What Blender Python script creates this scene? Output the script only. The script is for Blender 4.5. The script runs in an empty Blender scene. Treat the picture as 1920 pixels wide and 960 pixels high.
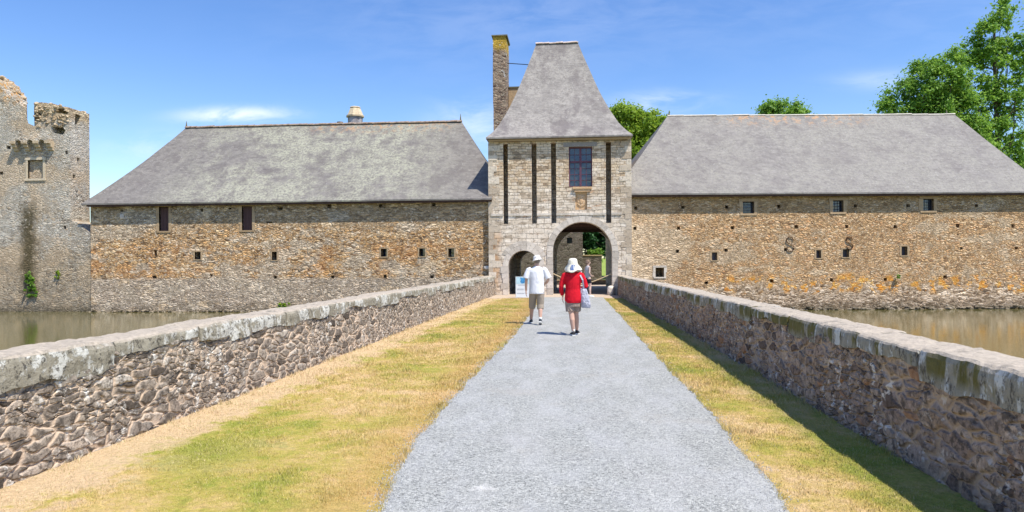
import bpy, bmesh, math, random
import numpy as np
from mathutils import Vector, Matrix, noise as mnoise
random.seed(7); rng = np.random.default_rng(7)
R = math.radians
sc = bpy.context.scene
COL = sc.collection

# ------------------------------------------------------------------ camera
FPX = 1300.0
cam = bpy.data.cameras.new('camera'); camo = bpy.data.objects.new('camera', cam); COL.objects.link(camo)
cam.sensor_width = 36; cam.lens = 36*FPX/1920; cam.clip_start = .1; cam.clip_end = 3000
cam.shift_y = 10.6/1920
camo.matrix_world = Matrix.Translation((0, 0, 1.6)) @ Matrix.Rotation(math.atan(108/FPX), 4, 'Z') @ Matrix.Rotation(R(90), 4, 'X') @ Matrix.Rotation(-.0055, 4, 'Z')
sc.camera = camo

# ------------------------------------------------------------------ world, sun, exposure
SUN = Vector((.44, -.35, 1)).normalized()
world = bpy.data.worlds.new('World'); sc.world = world; world.use_nodes = True
wt = world.node_tree; wt.nodes.clear()
def wn(t, **k):
    n = wt.nodes.new(t)
    for a, v in k.items(): setattr(n, a, v)
    return n
wo = wn('ShaderNodeOutputWorld'); bg = wn('ShaderNodeBackground'); sky = wn('ShaderNodeTexSky')
sky.sky_type = 'NISHITA'; sky.sun_disc = False
sky.sun_elevation = math.asin(SUN.z); sky.sun_rotation = math.atan2(SUN.x, SUN.y)
sky.air_density = 1.0; sky.dust_density = .3; sky.ozone_density = 2.0; sky.altitude = 0
hs = wn('ShaderNodeHueSaturation'); hs.inputs['Saturation'].default_value = 1.25
hs.inputs['Hue'].default_value = .511
wt.links.new(sky.outputs[0], hs.inputs['Color'])
# thin drifting clouds, by direction in the sky
tc = wn('ShaderNodeTexCoord'); sep = wn('ShaderNodeSeparateXYZ'); wt.links.new(tc.outputs['Generated'], sep.inputs[0])
def wm(op, a, b=None, c=None):
    n = wn('ShaderNodeMath', operation=op)
    for i, v in enumerate((a, b, c)):
        if v is None: continue
        if isinstance(v, (int, float)): n.inputs[i].default_value = v
        else: wt.links.new(v, n.inputs[i])
    return n.outputs[0]
ysafe = wm('MAXIMUM', sep.outputs[1], .02)
cu = wm('DIVIDE', sep.outputs[0], ysafe); cv = wm('DIVIDE', sep.outputs[2], ysafe)
cmb = wn('ShaderNodeCombineXYZ'); wt.links.new(cu, cmb.inputs[0]); wt.links.new(wm('MULTIPLY', cv, 3.2), cmb.inputs[1])
cn = wn('ShaderNodeTexNoise'); cn.inputs['Scale'].default_value = 9; cn.inputs['Detail'].default_value = 6; cn.inputs['Roughness'].default_value = .62; cn.inputs['Distortion'].default_value = .4
wt.links.new(cmb.outputs[0], cn.inputs['Vector'])
tot = None
for (u, v, ru, rv, s) in [(-.50, .222, .07, .010, 1.0), (-.60, .175, .085, .02, .32), (-.135, .195, .06, .035, .42), (.13, .225, .06, .014, .45), (.44, .248, .06, .012, .28), (-.05, .36, .3, .07, .10), (.62, .4, .3, .1, .08)]:
    du = wm('DIVIDE', wm('SUBTRACT', cu, u), ru); dv = wm('DIVIDE', wm('SUBTRACT', cv, v), rv)
    r2 = wm('ADD', wm('MULTIPLY', du, du), wm('MULTIPLY', dv, dv))
    m = wm('MULTIPLY', wm('EXPONENT', wm('MULTIPLY', r2, -.9)), s)
    tot = m if tot is None else wm('ADD', tot, m)
mr = wn('ShaderNodeMapRange'); mr.interpolation_type = 'SMOOTHSTEP'; mr.inputs[1].default_value = .32; mr.inputs[2].default_value = .66
wt.links.new(cn.outputs[0], mr.inputs[0])
cf = wm('MINIMUM', wm('MULTIPLY', wm('MULTIPLY', tot, mr.outputs[0]), 1.1), .85)
cm = wn('ShaderNodeMix', data_type='RGBA'); wt.links.new(cf, cm.inputs[0]); wt.links.new(hs.outputs[0], cm.inputs[6]); cm.inputs[7].default_value = (5.2, 5.7, 6.8, 1)
wt.links.new(cm.outputs[2], bg.inputs[0]); bg.inputs[1].default_value = .142
wt.links.new(bg.outputs[0], wo.inputs[0])
sl = bpy.data.lights.new('sun', 'SUN'); sl.energy = 4.3; sl.angle = R(.55); sl.color = (1, .945, .84)
so = bpy.data.objects.new('sun', sl); COL.objects.link(so); so.rotation_euler = SUN.to_track_quat('Z', 'Y').to_euler()
sc.view_settings.view_transform = 'Standard'; sc.view_settings.look = 'None'; sc.view_settings.gamma = 1
sc.view_settings.exposure = .52; sc.view_settings.use_curve_mapping = False
sc.cycles.max_bounces = 5; sc.cycles.diffuse_bounces = 2; sc.cycles.glossy_bounces = 3; sc.cycles.transparent_max_bounces = 6

# ------------------------------------------------------------------ material helper
class Mat:
    def __init__(s, name, disp=False):
        s.m = bpy.data.materials.new(name); s.m.use_nodes = True; s.t = s.m.node_tree; s.t.nodes.clear()
        s.out = s.n('ShaderNodeOutputMaterial'); s.b = s.n('ShaderNodeBsdfPrincipled'); s.t.links.new(s.b.outputs[0], s.out.inputs[0])
        s.g = s.n('ShaderNodeNewGeometry'); s.P = s.g.outputs['Position']; s.isl = s.g.outputs['Random Per Island']
        sp = s.n('ShaderNodeSeparateXYZ'); s.link(s.P, sp.inputs[0]); s.x, s.y, s.z = sp.outputs
        s.b.inputs['Specular IOR Level'].default_value = .25; s.b.inputs['Roughness'].default_value = .9
        if disp: s.m.displacement_method = 'BOTH'
    def n(s, t, **k):
        n = s.t.nodes.new(t)
        for a, v in k.items(): setattr(n, a, v)
        return n
    def link(s, a, b):
        if isinstance(a, (int, float)): b.default_value = a
        elif isinstance(a, (tuple, list)): b.default_value = (a[0], a[1], a[2], 1) if len(b.default_value) == 4 else a
        else: s.t.links.new(a, b)
    def ma(s, op, a, b=None, c=None):
        n = s.n('ShaderNodeMath', operation=op)
        for i, v in enumerate((a, b, c)):
            if v is not None: s.link(v, n.inputs[i])
        return n.outputs[0]
    def mul(s, a, b): return s.ma('MULTIPLY', a, b)
    def add(s, a, b): return s.ma('ADD', a, b)
    def vec(s, x, y, z):
        n = s.n('ShaderNodeCombineXYZ')
        for i, v in enumerate((x, y, z)): s.link(v, n.inputs[i])
        return n.outputs[0]
    def vm(s, op, a, b):
        n = s.n('ShaderNodeVectorMath', operation=op); s.link(a, n.inputs[0]); s.link(b, n.inputs[1]); return n.outputs[0]
    def noise(s, vec, scale, det=3, rough=.55, dist=0, col=False):
        n = s.n('ShaderNodeTexNoise'); s.link(vec, n.inputs['Vector']); n.inputs['Scale'].default_value = scale
        n.inputs['Detail'].default_value = det; n.inputs['Roughness'].default_value = rough; n.inputs['Distortion'].default_value = dist
        return n.outputs[1] if col else n.outputs[0]
    def voro(s, vec, scale, feature='F1', rnd=1, out=None):
        n = s.n('ShaderNodeTexVoronoi', feature=feature); s.link(vec, n.inputs['Vector']); n.inputs['Scale'].default_value = scale
        n.inputs['Randomness'].default_value = rnd
        return n.outputs[out or 'Distance']
    def ss(s, v, lo, hi, a=0., b=1.):
        n = s.n('ShaderNodeMapRange'); n.interpolation_type = 'SMOOTHSTEP'; s.link(v, n.inputs[0])
        for i, q in enumerate((lo, hi, a, b)): n.inputs[i+1].default_value = q
        return n.outputs[0]
    def mix(s, f, a, b, mode='MIX'):
        n = s.n('ShaderNodeMix', data_type='RGBA'); n.blend_type = mode; s.link(f, n.inputs[0]); s.link(a, n.inputs[6]); s.link(b, n.inputs[7]); return n.outputs[2]
    def fmix(s, f, a, b):
        n = s.n('ShaderNodeMix', data_type='FLOAT'); s.link(f, n.inputs[0]); s.link(a, n.inputs[2]); s.link(b, n.inputs[3]); return n.outputs[0]
    def ramp(s, f, cols, interp='LINEAR', pos=None):
        n = s.n('ShaderNodeValToRGB'); n.color_ramp.interpolation = interp; e = n.color_ramp.elements
        k = len(cols)
        while len(e) < k: e.new(.5)
        for i, c in enumerate(cols):
            e[i].position = pos[i] if pos else i/max(1, k-1 if interp != 'CONSTANT' else k); e[i].color = (*c, 1)
        s.link(f, n.inputs[0]); return n.outputs[0]
    def sx(s, col):
        n = s.n('ShaderNodeSeparateXYZ'); s.link(col, n.inputs[0]); return n.outputs[0]
    def bump(s, h, dist=.02, strength=1.):
        n = s.n('ShaderNodeBump'); s.link(h, n.inputs['Height']); n.inputs['Distance'].default_value = dist; n.inputs['Strength'].default_value = strength
        s.link(n.outputs[0], s.b.inputs['Normal'])
    def disp(s, h, scale, mid=.5):
        n = s.n('ShaderNodeDisplacement'); s.link(h, n.inputs['Height']); n.inputs['Scale'].default_value = scale; n.inputs['Midlevel'].default_value = mid
        s.t.links.new(n.outputs[0], s.out.inputs['Displacement'])
    def base(s, c): s.link(c, s.b.inputs['Base Color'])
    def rough(s, r): s.link(r, s.b.inputs['Roughness'])
    def box(s, v, lo, hi, soft):      # 1 inside [lo,hi]
        return s.mul(s.ss(v, lo-soft, lo+soft), s.ss(v, hi-soft, hi+soft, 1, 0))

def rubble(name, pal, mortar, size, bumpd=.03, joint=.05, big=.35, disp=0, extra=None, mort_f=1., warm=(1, 1, 1), wobble=.75, edge=.22):
    """irregular stone masonry in 3-D: stones of size (w, h), coloured one by one, mortar sunk between them"""
    m = Mat(name, disp > 0); w, h = size
    wob = m.vm('SCALE', m.noise(m.P, 2.2/w*.5, 2, .6, col=True), (0, 0, 0)); wob.node.inputs['Scale'].default_value = w*wobble
    P = m.vm('ADD', m.P, wob)
    q = m.vm('DIVIDE', P, (w, w, h))
    c1 = m.voro(q, 1, out='Color'); e1 = m.voro(q, 1, 'DISTANCE_TO_EDGE')
    q2 = m.vm('DIVIDE', P, (w*.55, w*.55, h*.62))
    c2 = m.voro(q2, 1, out='Color'); e2 = m.voro(q2, 1, 'DISTANCE_TO_EDGE')
    sel = m.ss(m.noise(m.P, .9/w*.35, 2), .5, .54)
    r = m.fmix(sel, m.sx(c1), m.sx(c2)); e = m.fmix(sel, e1, e2)
    low = m.noise(m.P, .45, 3, .6)
    rr = m.ma('FRACT', m.add(m.mul(r, .999), 0))
    rr = m.add(rr, m.mul(m.add(low, -.5), big))
    col = m.ramp(rr, pal)
    fine = m.noise(m.P, 19, 5, .72); col = m.mix(.8, col, m.ramp(fine, [(.42, .42, .42), (1.5, 1.48, 1.45)], pos=[.32, .7]), 'MULTIPLY')
    jm = m.ss(e, joint*.4, joint*1.5, 1, 0)
    col = m.mix(m.mul(jm, mort_f), col, mortar)
    hgt = m.add(m.mul(m.ss(e, 0, edge), .75), m.mul(m.noise(m.P, 30, 3, .6), .25))
    hgt = m.add(hgt, m.mul(r, .35))
    if extra: col = extra(m, col, e, r)
    col = m.mix(1., col, warm, 'MULTIPLY')
    m.base(col)
    if disp:
        m.bump(m.noise(m.P, 45, 4, .65), .012, .9)
        m.disp(hgt, disp, .6)
    else: m.bump(hgt, bumpd)
    return m.m

def simple(name, col, rough=.8, var=.15, scale=12, bump=.004, spec=.25, metal=0):
    m = Mat(name); n = m.noise(m.P, scale, 4, .6)
    a = tuple(c*(1-var) for c in col); b = tuple(min(1, c*(1+var)) for c in col)
    m.base(m.ramp(n, [a, b], pos=[.3, .7])); m.rough(rough); m.b.inputs['Specular IOR Level'].default_value = spec; m.b.inputs['Metallic'].default_value = metal
    if bump: m.bump(n, bump)
    return m.m

M = {}
# --- left wing wall
def ex_left(m, col, e, r):
    n = m.noise(m.P, .8, 4, .6)
    f1 = m.mul(m.ss(m.z, .75, .95, 1, 0), .8)                 # repaired paler base courses
    col = m.mix(f1, col, m.mix(r, (.22, .205, .19), (.48, .45, .41)))
    up = m.mul(m.ss(m.add(m.z, m.mul(n, 1.6)), 3.7, 4.6), .75)   # greyer mortar-rich upper courses
    col = m.mix(up, col, m.mix(r, (.20, .165, .12), (.42, .355, .27)))
    rust = m.mul(m.mul(m.box(m.z, .95, 2.5, .35), m.ss(n, .45, .62)), .42)
    col = m.mix(rust, col, m.mix(r, (.28, .12, .045), (.58, .31, .12)))
    wet = m.ss(m.add(m.z, m.mul(m.noise(m.P, 1.4, 4), .7)), -.55, .25, 1, 0)
    col = m.mix(m.mul(wet, .7), col, (.10, .09, .065))
    dk = m.mul(m.ss(m.noise(m.vm('MULTIPLY', m.P, (1, 1, 2.2)), 3.6, 4, .7), .56, .66), .65); col = m.mix(dk, col, (.13, .10, .075))
    gp = m.mul(m.ss(m.noise(m.vm('MULTIPLY', m.P, (1, 1, 1.8)), .55, 5, .7), .5, .58), .8); col = m.mix(gp, col, m.mix(r, (.22, .195, .165), (.52, .48, .42)))
    cg_ = m.mul(m.ss(m.noise(m.vm('MULTIPLY', m.P, (1, 1, 2.)), .8, 4, .7, .5), .56, .64), .6); col = m.mix(cg_, col, m.mix(r, (.40, .31, .21), (.68, .58, .44)))
    wh = m.mul(m.ss(m.noise(m.P, 5.5, 3, .6), .6, .66), .6); col = m.mix(wh, col, (.66, .62, .56))
    return col
M['wall_left'] = rubble('rust and tan rubble', [(.10, .07, .045), (.26, .165, .09), (.44, .29, .15), (.50, .38, .24), (.56, .36, .18), (.38, .33, .28), (.62, .50, .34)], (.20, .155, .11), (.25, .085), .055, extra=ex_left, warm=(1.55, 1.38, 1.17))
def ex_right(m, col, e, r):
    n = m.noise(m.P, .7, 4, .6); n2 = m.noise(m.P, 2.6, 5, .65)
    grey = m.mul(m.ss(m.add(m.x, m.mul(n, 2.5)), 4.6, 6.8, 1, 0), m.ss(m.z, 3.0, 3.8, 1, .3))   # pale repaired stone beside the gatehouse
    col = m.mix(m.mul(grey, .85), col, m.mix(r, (.42, .39, .35), (.74, .71, .66)))
    up = m.mul(m.ss(m.add(m.z, m.mul(n, .9)), 4.0, 4.5), .6)
    col = m.mix(up, col, m.mix(r, (.22, .18, .12), (.44, .37, .26)))
    dk = m.mul(m.ss(m.noise(m.vm('MULTIPLY', m.P, (1, 1, 2.4)), 3.6, 4, .7), .58, .67), .55); col = m.mix(dk, col, (.20, .15, .11))
    gp = m.mul(m.ss(m.noise(m.vm('MULTIPLY', m.P, (1, 1, 1.8)), .5, 5, .7), .51, .59), .7); col = m.mix(gp, col, m.mix(r, (.36, .33, .28), (.62, .57, .5)))
    wh = m.mul(m.ss(m.noise(m.P, 6, 3, .6), .59, .65), .6); col = m.mix(wh, col, (.70, .65, .57))
    base = m.ss(m.add(m.z, m.mul(n2, .9)), .55, .95, 1, 0)
    col = m.mix(m.mul(base, .85), col, m.ramp(r, [(.12, .10, .085), (.30, .26, .22), (.55, .5, .46), (.75, .72, .7)]))
    lich = m.mul(m.mul(m.box(m.add(m.z, m.mul(n, .5)), .25, 1.05, .2), m.ss(n2, .5, .58)), m.ss(m.x, 6.3, 8.0))
    col = m.mix(m.mul(lich, .8), col, m.mix(r, (.72, .30, .03), (.70, .48, .12)))
    wet = m.ss(m.add(m.z, m.mul(n2, .7)), -.5, .1, 1, 0)
    col = m.mix(m.mul(wet, .75), col, (.09, .08, .055))
    return col
M['wall_right'] = rubble('tan rubble', [(.22, .15, .10), (.42, .31, .20), (.56, .42, .28), (.62, .49, .34), (.54, .35, .21), (.50, .44, .37), (.68, .57, .43)], (.27, .205, .145), (.23, .08), .05, extra=ex_right, warm=(1.28, 1.08, .84))
def ex_ruin(m, col, e, r):
    n = m.noise(m.P, .6, 4, .6); n2 = m.noise(m.P, 2.2, 4, .6)
    pale = m.mul(m.ss(n, .4, .6), m.ss(m.z, 2.0, 4.0)); col = m.mix(m.mul(pale, .65), col, m.mix(m.noise(m.P, 6, 4), (.40, .39, .36), (.66, .64, .6)))
    low = m.ss(m.add(m.z, m.mul(n2, 2)), 2.2, 4.2, 1, 0); col = m.mix(m.mul(low, .6), col, m.mix(r, (.16, .13, .09), (.42, .33, .22)))
    tan = m.mul(m.ss(m.noise(m.P, .42, 4, .6, .4), .47, .6), .65); col = m.mix(tan, col, m.mix(m.noise(m.P, 7, 4, .7), (.36, .27, .18), (.66, .54, .40)))
    org = m.mul(m.ss(m.add(m.z, m.mul(n2, 1.6)), 10.2, 11.4), m.ss(m.noise(m.P, 5, 4, .7), .48, .58)); col = m.mix(m.mul(org, .85), col, (.56, .30, .08))
    tur = m.mul(m.box(m.x, -27.7, -24, .2), m.ss(m.z, 8.9, 9.2)); col = m.mix(m.mul(tur, .7), col, m.mix(r, (.28, .2, .12), (.62, .5, .32)))
    st = m.mul(m.mul(m.box(m.add(m.x, m.mul(n2, .7)), -27.75, -26.95, .3), m.box(m.z, 0, 4.6, .5)), .92); col = m.mix(m.mul(st, m.ss(m.noise(m.P, 6, 4, .7), .3, .45)), col, (.085, .07, .035))
    wet = m.ss(m.add(m.z, m.mul(n2, .7)), -.5, .15, 1, 0); col = m.mix(m.mul(wet, .7), col, (.09, .08, .055))
    return col
M['ruin'] = rubble('grey ruin rubble', [(.18, .155, .13), (.34, .31, .27), (.46, .44, .40), (.55, .53, .49), (.42, .33, .24), (.60, .58, .54)], (.50, .48, .44), (.22, .09), .04, extra=ex_ruin, warm=(1.12, 1.06, .97), mort_f=.8)
def ex_para(m, col, e, r):
    li = m.ss(m.noise(m.P, 8, 4, .6), .57, .63); gate = m.ss(m.noise(m.P, 1.1, 2), .38, .58)
    col = m.mix(m.mul(m.mul(li, gate), .9), col, (.66, .66, .64))
    dk = m.mul(m.ss(m.noise(m.P, 13, 6, .75), .48, .6), m.ss(e, .03, .12, .15, .8)); col = m.mix(dk, col, (.06, .052, .045))
    return col
PAL_P = [(.07, .06, .052), (.24, .212, .185), (.34, .305, .265), (.20, .18, .16), (.44, .39, .34), (.15, .13, .115), (.48, .45, .41)]
M['parapet'] = rubble('brown grey parapet rubble', PAL_P, (.58, .47, .37), (.28, .088), disp=.028, joint=.06, extra=ex_para, mort_f=.85, warm=(1.14, 1.07, .98), wobble=.5, edge=.17)
def ex_para2(m, col, e, r):
    col = ex_para(m, col, e, r)
    col = m.mix(m.mul(m.ss(r, .95, .96), .6), col, (.32, .17, .09))
    return col
M['parapet_right'] = rubble('dark parapet rubble', [(.09, .07, .065), (.24, .19, .16), (.36, .29, .25), (.30, .26, .24), (.42, .35, .29), (.20, .17, .155), (.36, .27, .19)], (.46, .38, .30), (.30, .10), disp=.032, joint=.065, extra=ex_para2, mort_f=.7, warm=(1.2, 1.06, .92), wobble=.48, edge=.17)

def coping_mat(name, moss):
    m = Mat(name)
    st = m.vm('MULTIPLY', m.P, (1, 1, .5 if moss else .85)); up = m.ss(m.n('ShaderNodeNewGeometry').outputs['Normal'].node.outputs['Normal'], 0, 1)
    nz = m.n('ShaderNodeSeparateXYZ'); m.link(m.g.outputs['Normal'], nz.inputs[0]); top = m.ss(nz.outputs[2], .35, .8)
    a = m.noise(st, 8, 7, .72, .3); b = m.noise(st, 16, 5, .7); big = m.noise(m.P, 1.3, 2)
    col = m.mix(b, (.15, .135, .10), (.46, .42, .33))
    w = m.ss(m.add(a, m.mul(m.add(big, -.5), .8)), .5, .57)
    col = m.mix(m.mul(w, .85), col, m.mix(b, (.46, .455, .41), (.78, .77, .71)))
    dk = m.mul(m.ss(m.noise(st, 17, 6, .78, .3), .54, .59), .85); col = m.mix(dk, col, (.07, .062, .05))
    if moss:
        mo = m.mul(m.ss(m.noise(m.vm('MULTIPLY', m.P, (1, 1, .25)), 3.2, 4, .65), .48, .54), m.ss(m.z, .68, .80)); col = m.mix(m.mul(mo, .9), col, m.mix(b, (.05, .045, .008), (.20, .17, .03)))
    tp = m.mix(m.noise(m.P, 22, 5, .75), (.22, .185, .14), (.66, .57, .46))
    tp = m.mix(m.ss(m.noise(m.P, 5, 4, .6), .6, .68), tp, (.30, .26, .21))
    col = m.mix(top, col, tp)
    m.base(col); m.bump(m.add(m.noise(m.P, 14, 5, .7), m.mul(w, .15)), .02)
    return m.m
M['coping'] = coping_mat('lichened granite coping', False); M['coping_right'] = coping_mat('mossy granite coping', True)

# --- gatehouse coursed stone
def ashlar(name, white_low=True):
    m = Mat(name)
    zz = m.add(m.z, m.mul(m.add(m.noise(m.vec(m.mul(m.x, .15), m.mul(m.y, .15), m.z), 1.6, 2), -.5), .35))
    wob = m.vm('SCALE', m.noise(m.P, 3.5, 3, .6, col=True), (0, 0, 0)); wob.node.inputs['Scale'].default_value = .085
    v = m.vm('ADD', m.vec(m.add(m.x, m.mul(m.y, 1.0)), zz, 0), wob)
    def brick(w, h, off):
        b = m.n('ShaderNodeTexBrick'); m.link(v, b.inputs['Vector']); b.offset = off; b.squash = .7; b.squash_frequency = 3
        b.inputs['Color1'].default_value = (0, 0, 0, 1); b.inputs['Color2'].default_value = (1, 1, 1, 1); b.inputs['Mortar'].default_value = (.5, .5, .5, 1)
        b.inputs['Scale'].default_value = 1; b.inputs['Mortar Size'].default_value = .010; b.inputs['Mortar Smooth'].default_value = .5; b.inputs['Brick Width'].default_value = w; b.inputs['Row Height'].default_value = h
        return b.outputs['Color'], b.outputs['Fac']
    c1, f1 = brick(.36, .135, .43); c2, f2 = brick(.52, .215, .37)
    low = m.ss(m.add(m.z, m.mul(m.noise(m.P, .9, 3), 1.2)), 4.5, 4.9, 1, 0)
    r = m.fmix(low, m.sx(c1), m.sx(c2)); mo = m.fmix(low, f1, f2)
    vr = m.sx(m.voro(m.vm('DIVIDE', v, (.31, .15, .3)), 1, out='Color')); r = m.add(m.mul(r, .5), m.mul(vr, .5))
    col = m.ramp(r, [(.20, .155, .11), (.42, .33, .23), (.54, .44, .32), (.62, .54, .42), (.52, .46, .39), (.72, .66, .56)], pos=[.05, .25, .42, .58, .72, .92])
    wl = m.ramp(r, [(.38, .33, .27), (.60, .56, .50), (.72, .69, .64), (.86, .84, .80)])
    n = m.noise(m.P, 1.3, 4, .6); patch = m.ss(n, .52, .62)
    edge = m.ss(m.add(m.z, m.mul(n, 1.4)), 4.9, 6.3, .85, .12)
    col = m.mix(m.ma('MAXIMUM', edge, m.mul(patch, .45)), col, wl)
    rust = m.mul(m.ss(m.noise(m.vec(m.x, m.y, m.mul(m.z, 3)), 1.7, 3), .62, .7), .55); col = m.mix(rust, col, (.50, .26, .12))
    # the orange rubble of the old wing runs on into the lower left corner
    cr = m.mul(m.ss(m.add(m.x, m.mul(n, .9)), -3.05, -2.75, 1, 0), m.box(m.z, .3, 3.0, .4)); col = m.mix(m.mul(cr, .8), col, m.ramp(r, [(.22, .12, .06), (.46, .28, .14), (.56, .42, .28)]))
    dirt = m.ss(m.noise(m.P, 8, 5, .7), .5, .75); col = m.mix(m.mul(dirt, .75), col, (.17, .14, .11)); dj = m.ss(m.noise(m.vm('MULTIPLY', m.P, (1, 1, 2.5)), 4.5, 4, .7), .57, .65); col = m.mix(m.mul(dj, .6), col, (.13, .11, .085))
    col = m.mix(m.mul(mo, .8), col, (.15, .12, .09)); col = m.mix(1., col, (1.16, 1.06, .95), 'MULTIPLY')
    m.base(col); m.bump(m.add(m.mul(m.ss(mo, 0, 1, 1, 0), .6), m.add(m.mul(m.noise(m.P, 9, 5, .7), .55), m.mul(r, .4))), .035)
    return m.m
M['ashlar'] = ashlar('coursed pale stone')
def block(name, a, b, dirt=.5, pale=.5):
    m = Mat(name); r = m.isl; n = m.noise(m.P, 9, 5, .7)
    col = m.mix(r, a, b); col = m.mix(m.mul(m.ss(n, .48, .72), dirt), col, (.20, .18, .15))
    col = m.mix(m.mul(m.ss(m.noise(m.P, 17, 3), .6, .68), pale), col, (.8, .79, .76)); col = m.mix(1., col, (1.07, .98, .88), 'MULTIPLY')
    m.base(col); m.bump(n, .02); return m.m
M['granite'] = block('pale granite blocks', (.46, .44, .41), (.68, .66, .63))
M['sandstone'] = block('warm carved stone', (.52, .36, .22), (.62, .45, .28), .3)
M['lintel'] = block('grey lintel stone', (.24, .24, .25), (.30, .30, .31), .3)
M['tanblock'] = block('tan surround stone', (.36, .27, .17), (.46, .36, .24), .5, .1)
M['wetstone'] = block('damp footing stones', (.09, .08, .055), (.26, .23, .18))
M['rubblestone'] = block('loose ruin stones', (.30, .24, .16), (.60, .52, .40))

# --- slate roofs
def slate(name, tint, lichen, orange, streak):
    m = Mat(name)
    v = m.vec(m.add(m.x, m.mul(m.y, .95)), m.z, 0)
    b = m.n('ShaderNodeTexBrick'); m.link(v, b.inputs['Vector']); b.offset = .5
    b.inputs['Color1'].default_value = (0, 0, 0, 1); b.inputs['Color2'].default_value = (1, 1, 1, 1); b.inputs['Mortar'].default_value = (0, 0, 0, 1)
    b.inputs['Scale'].default_value = 1; b.inputs['Mortar Size'].default_value = .008; b.inputs['Mortar Smooth'].default_value = .3; b.inputs['Brick Width'].default_value = .2; b.inputs['Row Height'].default_value = .11
    r = m.sx(b.outputs['Color']); mo = b.outputs['Fac']
    vr = m.sx(m.voro(m.vm('DIVIDE', m.P, (.22, .22, .12)), 1, out='Color'))
    big = m.noise(m.P, .35, 4, .6); mid = m.noise(m.P, 1.6, 5, .65); strk = m.noise(m.vm('MULTIPLY', m.P, (1, 1, .25)), 1.1, 4, .6)
    f = m.add(m.add(m.mul(r, .16), m.mul(vr, .26)), m.add(m.mul(mid, .3), m.mul(m.noise(m.P, 11, 5, .75), .48)))
    t = tint
    col = m.ramp(f, [(t[0]*.62, t[1]*.6, t[2]*.6), t, (t[0]*1.45, t[1]*1.45, t[2]*1.42)], pos=[.25, .6, .95])
    ex = m.box(m.x, *lichen[2]) if len(lichen) > 2 else 1.
    lf = m.mul(m.mul(m.mul(m.ss(m.add(m.mul(mid, .5), m.mul(big, .6)), .42, .62), lichen[1]), m.ss(m.noise(m.P, 9, 5, .75), .38, .6)), ex)
    col = m.mix(lf, col, lichen[0])
    sf = m.mul(m.ss(strk, .5, .66), streak); col = m.mix(sf, col, (t[0]*.62, t[1]*.58, t[2]*.62))
    if orange:
        zo, xo0, xo1 = orange
        of = m.mul(m.mul(m.ss(m.z, zo-.9, zo+.1), m.box(m.x, xo0, xo1, 1.2)), m.ss(m.noise(m.P, 3.5, 5, .7), .5, .6)); col = m.mix(m.mul(of, .75), col, (.50, .27, .12))
    wh = m.ss(m.noise(m.P, 14, 3, .6), .66, .71); col = m.mix(m.mul(wh, .5), col, (.6, .6, .58))
    m.base(col); m.rough(.62); m.b.inputs['Specular IOR Level'].default_value = .3
    m.bump(m.add(m.add(m.mul(r, .4), m.mul(vr, .3)), m.mul(m.noise(m.P, 5, 4, .7), .5)), .013)
    return m.m
M['slate_left'] = slate('lichened slate', (.195, .178, .162), ((.38, .375, .28), .95, (-20, -7, 2.5)), (9.3, -14, -6.5), .5)
M['slate_right'] = slate('pale slate', (.205, .188, .176), ((.30, .285, .24), .6), (9.5, 8.5, 16), .3)
M['slate_tower'] = slate('purple grey slate', (.228, .208, .193), ((.41, .375, .335), .6), None, .7)

M['wood_dark'] = simple('weathered dark wood', (.085, .05, .042), .8, .35, 6)
def planks(name, a, b, w):
    m = Mat(name); v = m.voro(m.vec(m.mul(m.x, 1/w), 0, 0), 1, out='Color'); g = m.noise(m.vm('MULTIPLY', m.P, (30, 30, 2)), 1, 4)
    fr = m.ma('FRACT', m.mul(m.x, 1/w)); gap = m.ss(fr, .0, .09, 1, 0)
    col = m.mix(m.add(m.mul(g, .7), m.mul(m.noise(m.P, 2, 2), .3)), a, b); col = m.mix(m.mul(gap, .9), col, (.01, .008, .007)); m.base(col); m.bump(m.add(g, m.mul(gap, -1)), .01); return m.m
M['shutter'] = planks('dark plank shutter', (.07, .035, .033), (.15, .085, .075), .16)
M['ceiling'] = planks('brown ceiling boards', (.16, .09, .05), (.34, .21, .13), .22)
M['frame'] = simple('purple painted wood', (.13, .055, .085), .5, .2, 8)
M['iron'] = simple('rusty iron', (.07, .03, .018), .9, .4, 30, spec=.1)
M['darkiron'] = simple('dark iron bars', (.05, .05, .055), .6, .2, 30)
mg = Mat('window glass'); mg.base((.02, .035, .07)); mg.rough(.07); mg.b.inputs['Specular IOR Level'].default_value = .9; mg.bump(mg.noise(mg.P, 3, 2), .01); M['glass'] = mg.m
M['ridge'] = simple('terracotta ridge tiles', (.30, .23, .18), .85, .45, 5, .01)
M['mortar'] = simple('white ridge mortar', (.56, .52, .45), .9, .15, 6, .01)
def ex_chim(m, col, e, r):
    top = m.ss(m.add(m.z, m.mul(m.noise(m.P, 3, 4), .9)), 13.5, 14.0); col = m.mix(top, col, (.48, .31, .05))
    wh = m.ss(m.noise(m.P, 3.5, 3), .63, .67); return m.mix(m.mul(wh, .8), col, (.68, .66, .62))
M['chimney'] = rubble('chimney rubble', [(.09, .06, .05), (.24, .165, .12), (.38, .28, .20), (.44, .36, .27), (.28, .19, .14)], (.28, .21, .16), (.24, .11), .03, extra=ex_chim)
M['slatecap'] = simple('mossy slate slab', (.16, .15, .10), .8, .3, 8)
M['render_grey'] = simple('grey rendered chimney', (.30, .28, .29), .9, .45, 3, .02)
M['concrete'] = simple('tan stone cap', (.58, .47, .32), .9, .2, 6, .01)

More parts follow.
